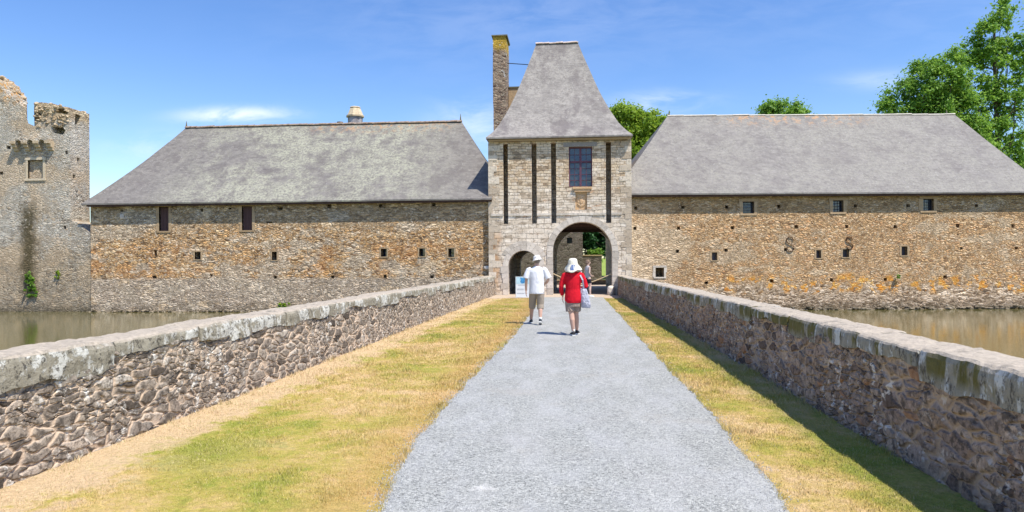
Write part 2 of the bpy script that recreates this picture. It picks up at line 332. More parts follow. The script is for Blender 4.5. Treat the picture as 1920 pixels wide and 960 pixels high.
# ------------------------------------------------------------------ object helpers
WL = {}
def tag(o, label=None, cat=None, group=None, kind=None):
    if label: o['label'] = label
    if cat: o['category'] = cat
    if group: o['group'] = group
    if kind: o['kind'] = kind
    return o
def empty(name, loc, rz=0, **k):
    o = bpy.data.objects.new(name, None); COL.objects.link(o); o.location = loc; o.rotation_euler = (0, 0, rz); o.empty_display_size = .3
    WL[o.name] = Vector(loc); return tag(o, **k)
def link(name, me, mat, parent=None, origin=None):
    o = bpy.data.objects.new(name, me); COL.objects.link(o)
    if mat: me.materials.clear(); me.materials.append(mat)
    if parent is not None: o.parent = parent; WL[o.name] = WL[parent.name].copy()
    else: WL[o.name] = Vector(origin or (0, 0, 0)); o.location = WL[o.name]
    return o
class MB:
    def __init__(s): s.v = []; s.f = []
    def add(s, v, f):
        k = len(s.v); s.v += [tuple(p) for p in v]; s.f += [tuple(i+k for i in q) for q in f]; return s
    def box(s, x0, x1, y0, y1, z0, z1, j=0):
        v = [(x, y, z) for x in (x0, x1) for y in (y0, y1) for z in (z0, z1)]
        if j: v = [tuple(c+random.uniform(-j, j) for c in p) for p in v]
        return s.add(v, [(0, 1, 3, 2), (4, 6, 7, 5), (0, 4, 5, 1), (2, 3, 7, 6), (0, 2, 6, 4), (1, 5, 7, 3)])
    def prism(s, poly, axis, a, b):   # poly: 2-D outline, counter-clockwise; axis 'y': (x,z) outline extruded from y=a to b; 'z': (x,y)
        n = len(poly)
        P = (lambda p, t: (p[0], t, p[1])) if axis == 'y' else (lambda p, t: (p[0], p[1], t)) if axis == 'z' else (lambda p, t: (t, p[0], p[1]))
        v = [P(p, a) for p in poly]+[P(p, b) for p in poly]
        f = [tuple(range(n)), tuple(range(2*n-1, n-1, -1))]+[(i, i+n, (i+1) % n+n, (i+1) % n) for i in range(n)]
        return s.add(v, f)
    def tube(s, pts, rad, seg=8, cap=True):
        pts = [Vector(p) for p in pts]; n = len(pts)
        if isinstance(rad, (int, float)): rad = [rad]*n
        v = []; prev = None
        for i, p in enumerate(pts):
            d = (pts[min(i+1, n-1)]-pts[max(i-1, 0)]); d = d.normalized() if d.length > 1e-6 else Vector((0, 0, 1))
            if prev is None: a = d.orthogonal().normalized()
            else:
                a = prev-d*prev.dot(d); a = a.normalized() if a.length > 1e-5 else d.orthogonal().normalized()
            prev = a; b = d.cross(a)
            for k in range(seg):
                t = 2*math.pi*k/seg; v.append(p+(a*math.cos(t)+b*math.sin(t))*rad[i])
        f = [(i*seg+k, i*seg+(k+1) % seg, (i+1)*seg+(k+1) % seg, (i+1)*seg+k) for i in range(n-1) for k in range(seg)]
        if cap: f += [tuple(reversed(range(seg))), tuple(range((n-1)*seg, n*seg))]
        return s.add(v, f)
    def rings(s, rs, seg=16):         # rs: (centre, axis_x_vec, axis_y_vec): closed loft of ellipses
        v = []
        for c, ax, ay in rs:
            c = Vector(c); ax = Vector(ax); ay = Vector(ay)
            for k in range(seg):
                t = 2*math.pi*k/seg; v.append(c+ax*math.cos(t)+ay*math.sin(t))
        n = len(rs)
        f = [(i*seg+k, i*seg+(k+1) % seg, (i+1)*seg+(k+1) % seg, (i+1)*seg+k) for i in range(n-1) for k in range(seg)]
        f += [tuple(reversed(range(seg))), tuple(range((n-1)*seg, n*seg))]
        return s.add(v, f)
    def ellipsoid(s, c, r, rot=None, seg=14, rg=9):
        c = Vector(c); rs = []
        Mx = rot or Matrix.Identity(3)
        for i in range(rg+1):
            a = -math.pi/2+math.pi*(i+.02)/(rg+.04); k = max(.03, math.cos(a))
            rs.append((c+Mx@Vector((0, 0, r[2]*math.sin(a))), Mx@Vector((r[0]*k, 0, 0)), Mx@Vector((0, r[1]*k, 0))))
        return s.rings(rs, seg)
    def lump(s, c, r, seed=0, sub=2, amp=.25):
        bm = bmesh.new(); bmesh.ops.create_icosphere(bm, subdivisions=sub, radius=1)
        off = Vector((seed*7.3, seed*3.1, seed*1.7)); rz = Matrix.Rotation(seed*2.1, 3, 'Z'); v = []
        for q in bm.verts:
            p = q.co.copy(); m_ = max(abs(p.x), abs(p.y), abs(p.z)); p = p.lerp(p/m_*.85, .55)
            p *= 1+amp*mnoise.noise(p*1.6+off); p = Vector((p.x*r[0], p.y*r[1], p.z*r[2])); v.append(Vector(c)+rz@p)
        f = [[x.index for x in q.verts] for q in bm.faces]; bm.free(); return s.add(v, f)
    def mesh(s, name, off=(0, 0, 0)):
        me = bpy.data.meshes.new(name); o = Vector(off)
        me.from_pydata([tuple(Vector(p)-o) for p in s.v], [], s.f); me.validate(); return me
    def build(s, name, mat, parent=None, local=False, smooth=False, origin=None, fix=True):
        off = (0, 0, 0) if local else (WL[parent.name] if parent is not None else (origin or (0, 0, 0)))
        me = s.mesh(name, off)
        if fix:
            bm = bmesh.new(); bm.from_mesh(me); bmesh.ops.recalc_face_normals(bm, faces=bm.faces); bm.to_mesh(me); bm.free()
        if smooth: me.polygons.foreach_set('use_smooth', [True]*len(me.polygons))
        return link(name, me, mat, parent, origin)
def apply_mods(o):
    dg = bpy.context.evaluated_depsgraph_get(); dg.update()
    ev = o.evaluated_get(dg); me = bpy.data.meshes.new_from_object(ev, depsgraph=dg)
    o.modifiers.clear(); old = o.data; o.data = me; me.name = old.name; bpy.data.meshes.remove(old)
def cut(o, cutters):
    """subtract each MB in cutters (given in the same coordinates as o's mesh)"""
    tmp = []
    for c in cutters:
        me = c.mesh('cut'); bm = bmesh.new(); bm.from_mesh(me); bmesh.ops.recalc_face_normals(bm, faces=bm.faces); bm.to_mesh(me); bm.free()
        t = bpy.data.objects.new('cut', me); COL.objects.link(t); t.matrix_world = o.matrix_world if not o.parent else Matrix.Translation(WL[o.name]); tmp.append(t)
        if o.parent: t.parent = o.parent; t.matrix_basis = Matrix.Identity(4)
        md = o.modifiers.new('b', 'BOOLEAN'); md.operation = 'DIFFERENCE'; md.solver = 'EXACT'; md.object = t
    bpy.context.view_layer.update()
    mat = o.data.materials[0]; apply_mods(o)
    for t in tmp: bpy.data.objects.remove(t)
    o.data.materials.clear(); o.data.materials.append(mat)
    o.data.polygons.foreach_set('material_index', [0]*len(o.data.polygons))
def remesh(o, vox, it=4, smooth=True):
    mat = o.data.materials[0]
    r = o.modifiers.new('r', 'REMESH'); r.mode = 'VOXEL'; r.voxel_size = vox; r.use_smooth_shade = smooth
    if it: q = o.modifiers.new('s', 'SMOOTH'); q.iterations = it; q.factor = .5
    bpy.context.view_layer.update(); apply_mods(o); o.data.materials.clear(); o.data.materials.append(mat)
def nz(x, y, z, s=1., seed=0): return mnoise.noise(Vector((x*s+seed*13.1, y*s-seed*5.7, z*s+seed*3.3)))
def arch_poly(cx, cz, r, z0, n=20, ry=None):
    ry = ry or r
    return [(cx-r, z0)]+[(cx-r*math.cos(math.pi*i/n), cz+ry*math.sin(math.pi*i/n)) for i in range(n+1)]+[(cx+r, z0)]

# ------------------------------------------------------------------ ground
def gh(x, y): return .012*nz(x, y, 0, .7)+.006*nz(x, y, 0, 3.1)
def grid(xs, ys, fz):
    b = MB(); X = len(xs)
    b.v = [(x, y, fz(x, y)) for y in ys for x in xs]
    b.f = [(j*X+i, j*X+i+1, (j+1)*X+i+1, (j+1)*X+i) for j in range(len(ys)-1) for i in range(X-1)]
    return b
def grass_cols(m):
    n1 = m.noise(m.P, .55, 4, .6, .3); n2 = m.noise(m.P, 2.6, 4, .65)
    n3 = m.noise(m.P, 11, 4, .7); mixn = m.add(m.add(m.mul(n1, .5), m.mul(n2, .3)), m.mul(n3, .2))
    col = m.ramp(mixn, [(.72, .52, .28), (.63, .46, .18), (.50, .41, .10), (.33, .35, .055)], pos=[.42, .475, .53, .60])
    # straw strip at the foot of the left wall
    lx = m.add(m.x, m.mul(m.y, -.0175)); strip = m.ss(m.add(lx, m.add(m.mul(m.add(n2, -.5), 1.5), m.mul(m.add(n3, -.5), .8))), -3.75, -3.35, 1, 0)
    col = m.mix(m.mul(strip, .9), col, m.mix(n2, (.60, .43, .25), (.78, .59, .38)))
    ed = m.mul(m.box(m.add(m.x, m.mul(m.add(n2, -.5), .6)), -1.75, -1.2, .2), .6); col = m.mix(ed, col, (.60, .38, .15))
    # the lusher patch near the camera on the left
    dx = m.mul(m.add(m.x, 3.0), 1.25); dy = m.mul(m.add(m.y, -5.6), 1.1); d = m.ma('SQRT', m.add(m.mul(dx, dx), m.mul(dy, dy)))
    gp = m.ss(m.add(d, m.add(m.mul(m.add(n2, -.5), 2.2), m.mul(m.add(n3, -.5), 1.6))), .2, .75, 1, 0); col = m.mix(m.mul(gp, .6), col, (.30, .34, .06))
    # darker green line in the turf alongside the right wall
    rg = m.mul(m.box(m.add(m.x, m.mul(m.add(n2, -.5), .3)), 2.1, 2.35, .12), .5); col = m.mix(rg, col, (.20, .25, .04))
    return col
def ground_mat():
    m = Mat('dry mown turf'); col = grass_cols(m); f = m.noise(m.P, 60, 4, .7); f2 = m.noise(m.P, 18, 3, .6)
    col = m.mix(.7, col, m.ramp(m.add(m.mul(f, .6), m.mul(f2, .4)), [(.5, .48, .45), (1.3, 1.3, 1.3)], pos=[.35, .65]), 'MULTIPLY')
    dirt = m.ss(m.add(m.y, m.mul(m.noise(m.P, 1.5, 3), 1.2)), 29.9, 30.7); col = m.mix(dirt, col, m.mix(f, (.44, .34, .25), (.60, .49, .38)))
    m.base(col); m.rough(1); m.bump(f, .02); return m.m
M['turf'] = ground_mat()
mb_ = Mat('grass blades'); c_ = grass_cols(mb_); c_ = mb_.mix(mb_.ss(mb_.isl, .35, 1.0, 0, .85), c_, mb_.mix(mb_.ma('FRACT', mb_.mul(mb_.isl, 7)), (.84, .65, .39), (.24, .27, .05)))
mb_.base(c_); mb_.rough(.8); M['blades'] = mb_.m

def lin(a, b, n): return [a+(b-a)*i/n for i in range(n+1)]
ys_g = [-8+.5*i for i in range(20)]+lin(2., 33.15, 150)
LX = lambda y: -4.172+.0175*y
def RX(y):
    t = min(1, max(0, (y-10)/21)); return 2.66-.38*t*t*(3-2*t)
lawn = grid(lin(-4.4, 2.95, 60), ys_g, gh).build('lawn_ground', M['turf'], smooth=True, fix=False); tag(lawn, kind='structure')

# gravel path
PL = [(-12, -1.2), (4.36, -1.22), (5.07, -1.32), (6.24, -1.40), (9, -1.38), (15.1, -1.22), (29, -1.25), (31.2, -1.3)]
PR = [(-12, 1.4), (4.5, 1.39), (5.1, 1.42), (7, 1.49), (13, 1.46), (20.9, 1.50), (29.8, 1.5), (31.2, 1.5)]
def ip(T_, y):
    return float(np.interp(y, [p[0] for p in T_], [p[1] for p in T_]))
def pl_edge(y): return ip(PL, y)+.05*nz(y, 0, 0, 1.7)+.045*nz(y, 3, 0, 8)
def pr_edge(y): return ip(PR, y)+.05*nz(y, 9, 0, 1.7)+.045*nz(y, 13, 0, 8)
def gravel_mat():
    m = Mat('blue grey chippings')
    v1 = m.voro(m.P, 95, out='Color'); d1 = m.voro(m.P, 95); v2 = m.voro(m.P, 40, out='Color')
    r = m.add(m.mul(m.sx(v1), .7), m.mul(m.sx(v2), .3)); n = m.noise(m.P, 1.1, 4, .6); n2 = m.noise(m.vm('MULTIPLY', m.P, (1, .35, 1)), 2.6, 4, .6)
    col = m.ramp(r, [(.17, .172, .163), (.30, .306, .288), (.385, .388, .362), (.53, .53, .49)], pos=[.1, .35, .6, .88])
    col = m.mix(m.mul(m.ss(n2, .42, .68), .35), col, (.50, .50, .50)); col = m.mix(m.mul(m.ss(n, .5, .7), .22), col, (.36, .345, .33))
    wx = m.add(m.x, m.mul(m.noise(m.vec(0, m.y, 0), .35, 2), .5)); tr_ = m.add(m.box(wx, -.35, .05, .22), m.box(wx, .75, 1.1, .2))
    col = m.mix(m.mul(m.mul(tr_, m.ss(n2, .3, .6)), .28), col, (.47, .465, .44)); dust = m.mul(m.ss(m.noise(m.P, .8, 5, .7), .55, .68), .3); col = m.mix(dust, col, (.40, .365, .31))
    dx = m.mul(m.add(m.x, .62), 2.2); dy = m.mul(m.add(m.y, -4.85), 2.2); d = m.ma('SQRT', m.add(m.mul(dx, dx), m.mul(dy, dy)))
    col = m.mix(m.mul(m.ss(m.add(d, m.mul(m.noise(m.P, 9, 4), .8)), .36, .6, 1, 0), .5), col, (.72, .70, .66))
    m.base(col); m.bump(m.add(m.mul(m.ss(d1, 0, .6, 1, 0), 1), m.mul(m.noise(m.P, 9, 3), .6)), .006); return m.m
M['gravel'] = gravel_mat()
ysp = [-8, -6, -4, -2, 0, 2]+lin(3, 31.0, 260); b = MB(); NXp = 12
for y in ysp:
    a, c = pl_edge(y), pr_edge(y)
    for i in range(NXp+1):
        x = a+(c-a)*i/NXp; e_ = min(i, NXp-i); b.v.append((x, y, gh(x, y)+(.006 if e_ else .0015)))
b.f = [(j*(NXp+1)+i, j*(NXp+1)+i+1, (j+1)*(NXp+1)+i+1, (j+1)*(NXp+1)+i) for j in range(len(ysp)-1) for i in range(NXp)]
tag(b.build('gravel_path', M['gravel'], smooth=True, fix=False), kind='structure')

# grass blades and loose chippings at the edges (stuff nobody could count)
def blades():
    N = 330000
    y = 3.6+(np.exp(rng.random(N)*np.log(27/1.))-0)*1.0-1
    y = 3.6*np.exp(rng.random(N)*math.log(30/3.6)); y = y[rng.random(N) < np.ones(N)]
    N = len(y)
    left = rng.random(N) < .68
    xl = LX(0)+.0175*y+.05; xr = np.interp(y, [10, 31], [2.62, 2.28])
    pe = np.array([pl_edge(v) for v in np.linspace(3, 31, 800)]); pr_ = np.array([pr_edge(v) for v in np.linspace(3, 31, 800)])
    yy = np.linspace(3, 31, 800); pe = np.interp(y, yy, pe)+.03; pr_ = np.interp(y, yy, pr_)-.03
    u = rng.random(N); x = np.where(left, xl+(pe-xl)*u, pr_+(xr-pr_)*u)
    sc_ = np.clip(y/6., .8, 3.2)
    patch = np.array([mnoise.noise(Vector((a*1.3, b_*1.3, 4.))) for a, b_ in zip(x, y)])
    hh = (.008+.012*rng.random(N))*(1+.9*np.clip(patch, -.6, 1))*np.clip(sc_, .9, 1.5)
    straw = left & (x-.0175*y < -3.45); keep = ~(straw & (rng.random(N) < .6)); uu = np.where(left, np.minimum(u*1.2, 1-u), np.minimum(u, (1-u)*1.0)); tuft = np.array([mnoise.noise(Vector((a*4., b_*4., 9.))) for a, b_ in zip(x, y)]); hh = hh*(1+1.3*(uu < .035)*(tuft > -.05)+.9*(tuft > .42)); x, y, hh, sc_ = x[keep], y[keep], hh[keep], sc_[keep]; N = len(x)
    w = .0028*sc_*(.7+.6*rng.random(N)); a = rng.random(N)*2*math.pi; lean = .9*rng.random(N)*hh; la = rng.random(N)*2*math.pi
    z = .012*np.array([mnoise.noise(Vector((p*.7, q*.7, 0.))) for p, q in zip(x, y)])-.002
    V = np.zeros((N, 3, 3)); ca, sa = np.cos(a)*w, np.sin(a)*w
    V[:, 0] = np.stack([x-ca, y-sa, z], 1); V[:, 1] = np.stack([x+ca, y+sa, z], 1)
    V[:, 2] = np.stack([x+np.cos(la)*lean, y+np.sin(la)*lean, z+hh], 1)
    return npmesh('grass', V.reshape(-1, 3), 3)
def npmesh(name, V, k):
    me = bpy.data.meshes.new(name); n = len(V)//k
    me.vertices.add(len(V)); me.vertices.foreach_set('co', V.astype(np.float32).ravel())
    me.loops.add(n*k); me.loops.foreach_set('vertex_index', np.arange(n*k, dtype=np.int32))
    me.polygons.add(n); me.polygons.foreach_set('loop_start', np.arange(0, n*k, k, dtype=np.int32))
    me.update(calc_edges=True); return me
o = link('grass', blades(), M['blades']); tag(o, 'short dry yellow green turf on both sides of the gravel path', 'grass', kind='stuff')
def pebbles():
    N = 9000; y = 3.4*np.exp(rng.random(N)*math.log(22/3.4)); side = rng.random(N)
    V = []
    for i in range(N):
        if side[i] < .5: x = pl_edge(y[i])+random.gauss(0, .05)
        elif side[i] < .62: x = pr_edge(y[i])+random.gauss(0, .05)
        else: x = random.uniform(pl_edge(y[i]), pr_edge(y[i]))
        r = random.uniform(.003, .0065)*max(1, min(1.8, y[i]/6)); z = gh(x, y[i])+.006; a = random.uniform(0, 6.28)
        p = [(x+r*math.cos(a+k*2.09)*random.uniform(.7, 1.3), y[i]+r*math.sin(a+k*2.09)*random.uniform(.7, 1.3), z-.003) for k in range(3)]; t = (x+random.uniform(-.3, .3)*r, y[i], z+r*.8)
        for k in range(3): V += [p[k], p[(k+1) % 3], t]
    return npmesh('loose_chippings', np.array(V), 3)
mp = Mat('loose chippings'); mp.base(mp.mix(mp.isl, (.22, .23, .25), (.60, .60, .60))); M['chips'] = mp.m
o = link('loose_chippings', pebbles(), M['chips']); tag(o, 'loose grey chippings strewn over the path and its edges', 'gravel', kind='stuff')

# moat water, land, courtyard
mw = Mat('murky moat water'); mw.base(mw.mix(mw.noise(mw.P, .25, 3), (.105, .095, .03), (.165, .145, .055))); mw.rough(.04); mw.b.inputs['IOR'].default_value = 1.33; mw.b.inputs['Specular IOR Level'].default_value = .8
mw.bump(mw.add(mw.noise(mw.vm('MULTIPLY', mw.P, (1, 1.6, 1)), 3.2, 3, .5), mw.mul(mw.noise(mw.P, 11, 2), .25)), .012, .35); M['water'] = mw.m
WZ = -.83
tag(grid(lin(-90, 90, 10), lin(-30, 43, 8), lambda x, y: WZ).build('moat_water', M['water'], fix=False), kind='structure')
mm = Mat('meadow and land'); n_ = mm.noise(mm.P, .3, 5, .6); f_ = mm.noise(mm.P, 6, 5, .7)
cg = mm.mix(n_, (.18, .28, .04), (.34, .38, .08)); cg = mm.mix(.5, cg, mm.ramp(f_, [(.6, .6, .6), (1.3, 1.3, 1.3)], pos=[.3, .7]), 'MULTIPLY')
mm.base(cg); M['meadow'] = mm.m
def tz(x, y):
    if y < -16 or abs(x) > 75: base = -.05
    elif y < 37.2: return -2.4
    else: base = -.05
    if y > 56: base += max(0, min(2.3, (y-64)*.05))*(1 if x > -1 else .4)
    return base+(.15*nz(x, y, 0, .05) if y > 60 or y < -16 else 0)
txs = [-900, -500, -250, -120, -80, -75.2, -74.8]+lin(-70, 70, 46)+[74.8, 75.2, 80, 120, 250, 500, 900]
tys = [-700, -300, -100, -40, -16.2, -15.8, -5, 10, 25, 37, 37.4]+lin(38, 100, 40)+[130, 180, 260, 400, 700, 1200]
tag(grid(txs, tys, tz).build('terrain', M['meadow'], fix=False), kind='structure')
M['dirt'] = simple('pale trodden dirt', (.50, .40, .30), 1, .18, 7, .01)
b = MB(); b.box(-3.1, 2.5, 33.155, 47.5, -.3, -.001); tag(b.build('courtyard_path', M['dirt']), kind='structure')

# ------------------------------------------------------------------ parapets of the bridge
def parapet(xin, side, label, pmat, cmat, lens, name_seed):
    """side -1: left wall (faces +x); +1: right wall (faces -x)"""
    Y0, Y1 = -6., 33.17; TOP = .93
    root = empty('parapet_wall', (xin(Y0), Y0, 0), label=label, cat='wall', group='parapet walls along the path')
    ys = []; y = Y0
    while y < Y1: ys.append(y); y += .010*max(y, 5.2)/4.6 if y > 2.6 else .12
    ys.append(Y1)
    prof = [(0, -.12+(.80+.12)*i/76) for i in range(77)]+[(.05, .84), (.36, .84), (.395, .7), (.40, .2), (.40, -.4), (.42, -1.0), (.43, -2.3)]
    b = MB(); n = len(prof)
    for y in ys:
        sag = .02*nz(y, 0, 0, .4, name_seed)
        for (d, z) in prof: b.v.append((xin(y)+side*(d-(.03*nz(y, z, 0, .9, name_seed) if d == 0 else 0)-.035*(1-min(1, max(0, z/.8)))*(d == 0)), y, z+(sag if z > .3 else 0)))
    b.f = [(j*n+i, (j+1)*n+i, (j+1)*n+i+1, j*n+i+1) if side < 0 else (j*n+i, j*n+i+1, (j+1)*n+i+1, (j+1)*n+i) for j in range(len(ys)-1) for i in range(n-1)]
    w = b.build('wall', pmat, root, smooth=True, fix=False)
    # coping: a run of long rough slabs with ragged undersides
    c = MB(); y = Y0; k = 0
    while y < Y1-.05:
        L = random.uniform(*lens)
        if y+L > Y1-.4: L = Y1-y-.003
        h = random.choice([random.uniform(.12, .17), random.uniform(.17, .26), random.uniform(.19, .25)]); w0 = -random.uniform(.02, .045); w1 = .43; t = random.uniform(-.012, .012); tl = random.uniform(-.01, .01)
        st = .03*max(1, y/6); m_ = max(4, int(L/st)); gap = .006
        loop = []
        for (px, pz) in [(0, 0), (0, .17), (0, .33), (0, .5), (.004, .64), (.015, .78), (.045, .9), (.10, .975), (.2, 1), (.33, 1), (.46, 1), (.6, 1), (.75, 1), (.9, 1), (.97, .94), (1, .8), (1, .4), (1, 0), (.75, 0), (.3, 0)]: loop.append((px, pz))
        q = len(loop); base = len(c.v)
        for j in range(m_+1):
            f = j/m_; yy = y+gap+(L-2*gap)*f; endr = min(f, 1-f)*L; sh = 1-.5*math.exp(-endr/.02)
            for (px, pz) in loop:
                zb = TOP-h+.05*nz(yy, 0, 0, 2.3, name_seed+k*.01)+.02*nz(yy, 1, 0, 8, name_seed)
                z = zb+(TOP+t+tl*(f-.5)-zb)*pz; d = w0+(w1-w0)*px
                amp = .016
                d += amp*nz(yy, z*1.3, px, 5, k)+.02*nz(yy, z, px, 1.8, k); z += (.012*nz(yy, px, 0, 5, k)+.008*nz(yy, px*.4, 0, 16, k))*(pz > .5)
                if pz > .9: z -= (1-sh)*.03
                if px < .05: d += (1-sh)*.03
                c.v.append((xin(yy)+side*d, yy, z))
        for j in range(m_):
            for i in range(q):
                a, b2 = base+j*q+i, base+j*q+(i+1) % q; e2, d2 = a+q, b2+q
                c.f.append((a, e2, d2, b2) if side < 0 else (a, b2, d2, e2))
        c.f.append(tuple(range(base, base+q))); c.f.append(tuple(range(base+m_*q+q-1, base+m_*q-1, -1)))
        y += L; k += 1
    c.build('coping', cmat, root, smooth=False)
    return root
parapet(LX, -1, 'sunlit rubble wall left of the path with pale lichened coping slabs', M['parapet'], M['coping'], (.5, 1.7), 1)
parapet(RX, 1, 'shaded rubble wall right of the path with mossy coping slabs', M['parapet_right'], M['coping_right'], (.7, 1.9), 2)

# ------------------------------------------------------------------ roofs
def hip_roof(e, r, z0, z1, g, ns=14, nx=40, seed=0, amp=.02, th=.07):
    """e: eave rect (x0,x1,y0,y1), r: ridge (x0,x1,y)"""
    b = MB(); P = []
    for i in range(ns+1):
        s_ = i/ns; x0 = e[0]+(r[0]-e[0])*s_; x1 = e[1]+(r[1]-e[1])*s_; y0 = e[2]+(r[2]-e[2])*s_; y1 = e[3]+(r[2]-e[3])*s_; z = z0+(z1-z0)*g(s_)
        loop = []
        for k in range(nx): t = k/nx; loop.append((x0+(x1-x0)*t, y0))
        for k in range(12): t = k/12; loop.append((x1, y0+(y1-y0)*t))
        for k in range(nx): t = k/nx; loop.append((x1+(x0-x1)*t, y1))
        for k in range(12): t = k/12; loop.append((x0, y1+(y0-y1)*t))
        P.append([(x, y+(amp*nz(x, z, y, .6, seed) if 0 < i < ns else 0), z+amp*nz(x, y, z, .45, seed)*(.6 if i else .25)) for x, y in loop])
    n = len(P[0])
    for lp in P: b.v += lp
    b.f = [(i*n+k, i*n+(k+1) % n, (i+1)*n+(k+1) % n, (i+1)*n+k) for i in range(ns) for k in range(n)]
    k0 = len(b.v); b.v += [(x, y, z-th) for x, y, z in P[0]]
    b.f += [(k, k0+k, k0+(k+1) % n, (k+1) % n) for k in range(n)]
    inner = 0.5; k1 = len(b.v)
    cx, cy = (e[0]+e[1])/2, (e[2]+e[3])/2
    b.v += [(x+(inner if x < cx else -inner)*(1 if abs(x-cx) > (e[1]-e[0])/2-.01 else 0), y+(inner if y < cy else -inner)*(1 if abs(y-cy) > (e[3]-e[2])/2-.01 else 0), z-th) for x, y, z in P[0]]
    b.f += [(k0+k, k1+k, k1+(k+1) % n, k0+(k+1) % n) for k in range(n)]
    return b
def ridge_tiles(x0, x1, y, z, pitch, r):
    b = MB(); x = x0; i = 0
    while x < x1-.02:
        L = min(pitch, x1-x); rr = r*(1+.06*random.uniform(-1, 1)); dz = .012*random.uniform(-1, 1)
        pts = []
        for k in range(9): t = math.pi*k/8; pts.append((math.cos(t)*rr*1.15, math.sin(t)*rr))
        v = [(x, y+p, z+q-.03+dz) for p, q in pts]+[(x+L-.004, y+p, z+q-.03+dz+.012) for p, q in pts]; n = 9
        f = [(k, k+1, k+n+1, k+n) for k in range(n-1)]+[tuple(reversed(range(n))), tuple(range(n, 2*n))]+[(0, n, 2*n-1, n-1)]
        b.add(v, f); x += L; i += 1
    return b
def finial(b, x, y, z, h=.3): return b.tube([(x, y, z), (x, y, z+h*.5), (x, y, z+h)], [.05, .03, .008], 6)
def boxes(l, y0, y1):
    b = MB()
    for (x0, x1, z0, z1) in l: b.box(x0, x1, y0, y1, z0, z1)
    return b
def surround(parent, r, y, w, mat, local=False, sill=True, proud=.018):
    x0, x1, z0, z1 = r; b = MB()
    k = max(2, round((z1-z0)/.28)); jz = [z0+(z1-z0)*i/k for i in range(k+1)]
    for i in range(k):
        for sg in (-1, 1):
            ww = w*random.uniform(.75, 1.3); a, c = (x0-ww, x0) if sg < 0 else (x1, x1+ww); b.box(a, c, y-proud, y+.12, jz[i]+.004, jz[i+1]-.004)
    b.box(x0-w*1.1, x1+w*1.1, y-proud-.004, y+.12, z1, z1+w*.85)
    if sill: b.box(x0-w*.8, x1+w*.8, y-proud-.012, y+.12, z0-w*.55, z0)
    return b.build('window_surround', mat, parent, local=local)
def barred_window(parent, r, y, local, nx=3, nz_=4):
    x0, x1, z0, z1 = r; b = MB(); f = .035
    b.box(x0, x0+f, y+.16, y+.22, z0, z1); b.box(x1-f, x1, y+.16, y+.22, z0, z1); b.box(x0+f, x1-f, y+.16, y+.22, z0, z0+f); b.box(x0+f, x1-f, y+.16, y+.22, z1-f, z1)
    w = b.build('window', M['darkiron'], parent, local=local)
    p = MB(); p.box(x0+.01, x1-.01, y+.225, y+.24, z0+.01, z1-.01); p.build('pane', M['glass'], w, local=True)
    g = MB()
    for i in range(1, nx+1): x = x0+(x1-x0)*i/(nx+1); g.tube([(x, y+.12, z0), (x, y+.12, z1)], .009, 6)
    for i in range(1, nz_): z = z0+(z1-z0)*i/nz_; g.tube([(x0, y+.135, z), (x1, y+.135, z)], .008, 6)
    g.build('grille', M['darkiron'], w, local=True)
    return w

# ------------------------------------------------------------------ left wing
lw = empty('stone_barn', (-14.4, 38.6, 0), label='long stone wing left of the gate tower with two plank shutters', cat='building', group='stone wings beside the gate tower')
OFF = WL[lw.name]
def rel(b): b.v = [tuple(Vector(p)-OFF) for p in b.v]; return b
put = [(-14.67, -14.39, 4.24, 4.37), (-12.12, -11.93, 4.29, 4.48), (-9.53, -9.36, 4.29, 4.47), (-6.88, -6.7, 4.32, 4.48), (-15.22, -14.94, 3.59, 3.67), (-14.89, -14.72, 0.81, 0.97), (-11.95, -11.79, 0.83, 0.96), (-9.31, -9.15, 0.83, 0.99), (-6.99, -6.8, 0.81, 0.96), (-24.0, -23.86, 0.88, 1.05), (-21.22, -20.99, 0.86, 0.99), (-18.18, -18.04, 0.93, 1.06), (-18.66, -18.52, 4.19, 4.35), (-17.2, -17.05, 4.28, 4.38), (-22.9, -22.75, 4.25, 4.36)]
loops = [(-14.96, -14.71, 1.74, 2.16), (-9.43, -9.13, 1.88, 2.27), (-7.52, -7.23, 1.88, 2.27), (-6.08, -5.79, 1.84, 2.26), (-21.13, -20.96, 1.99, 2.29), (-18.97, -18.66, 1.8, 2.18)]
shut = [(-20.84, -20.33, 3.24, 4.46), (-16.5, -15.97, 3.24, 4.44)]
w = MB().box(-24.5, -3.88, 33.75, 42.3, -2.3, 4.70).build('wall', M['wall_left'], lw)
cut(w, [rel(boxes(put, 33.4, 34.1)), rel(boxes(loops, 33.4, 34.45)), rel(boxes(shut, 33.4, 34.0))])
for i, r_ in enumerate(shut):
    s_ = boxes([(r_[0]+.02, r_[1]-.02, r_[2]+.02, r_[3]-.02)], 33.86, 33.90).build('shutter', M['shutter'], lw)
    surround(lw, r_, 33.75, .14, M['tanblock'])
for r_ in (loops[0], loops[1], loops[2], loops[3], loops[5]): surround(lw, r_, 33.75, .08, M['tanblock'], proud=.012)
for r_ in loops:
    boxes([(r_[0]+.005, r_[1]-.005, r_[2]+.005, r_[3]-.005)], 34.2, 34.22).build('pane', M['glass'], lw)
gl = lambda s_: s_-.04*math.sin(math.pi*s_)
rb = hip_roof((-24.75, -2.9, 33.4, 43.0), (-21.95, -6.08, 38.2), 4.65, 9.34, gl, seed=1, amp=.05)
rf = rb.build('roof', M['slate_left'], lw)
bm = bmesh.new(); bm.from_mesh(rf.data); g_ = bm.verts[:]+bm.edges[:]+bm.faces[:]
bmesh.ops.bisect_plane(bm, geom=g_, plane_co=Vector((-3.89, 0, 0))-OFF, plane_no=(1, 0, 0), clear_outer=True); bm.to_mesh(rf.data); bm.free()
rt = ridge_tiles(-21.97, -6.06, 38.2, 9.35, .34, .10).build('ridge_tiles', M['ridge'], rf)
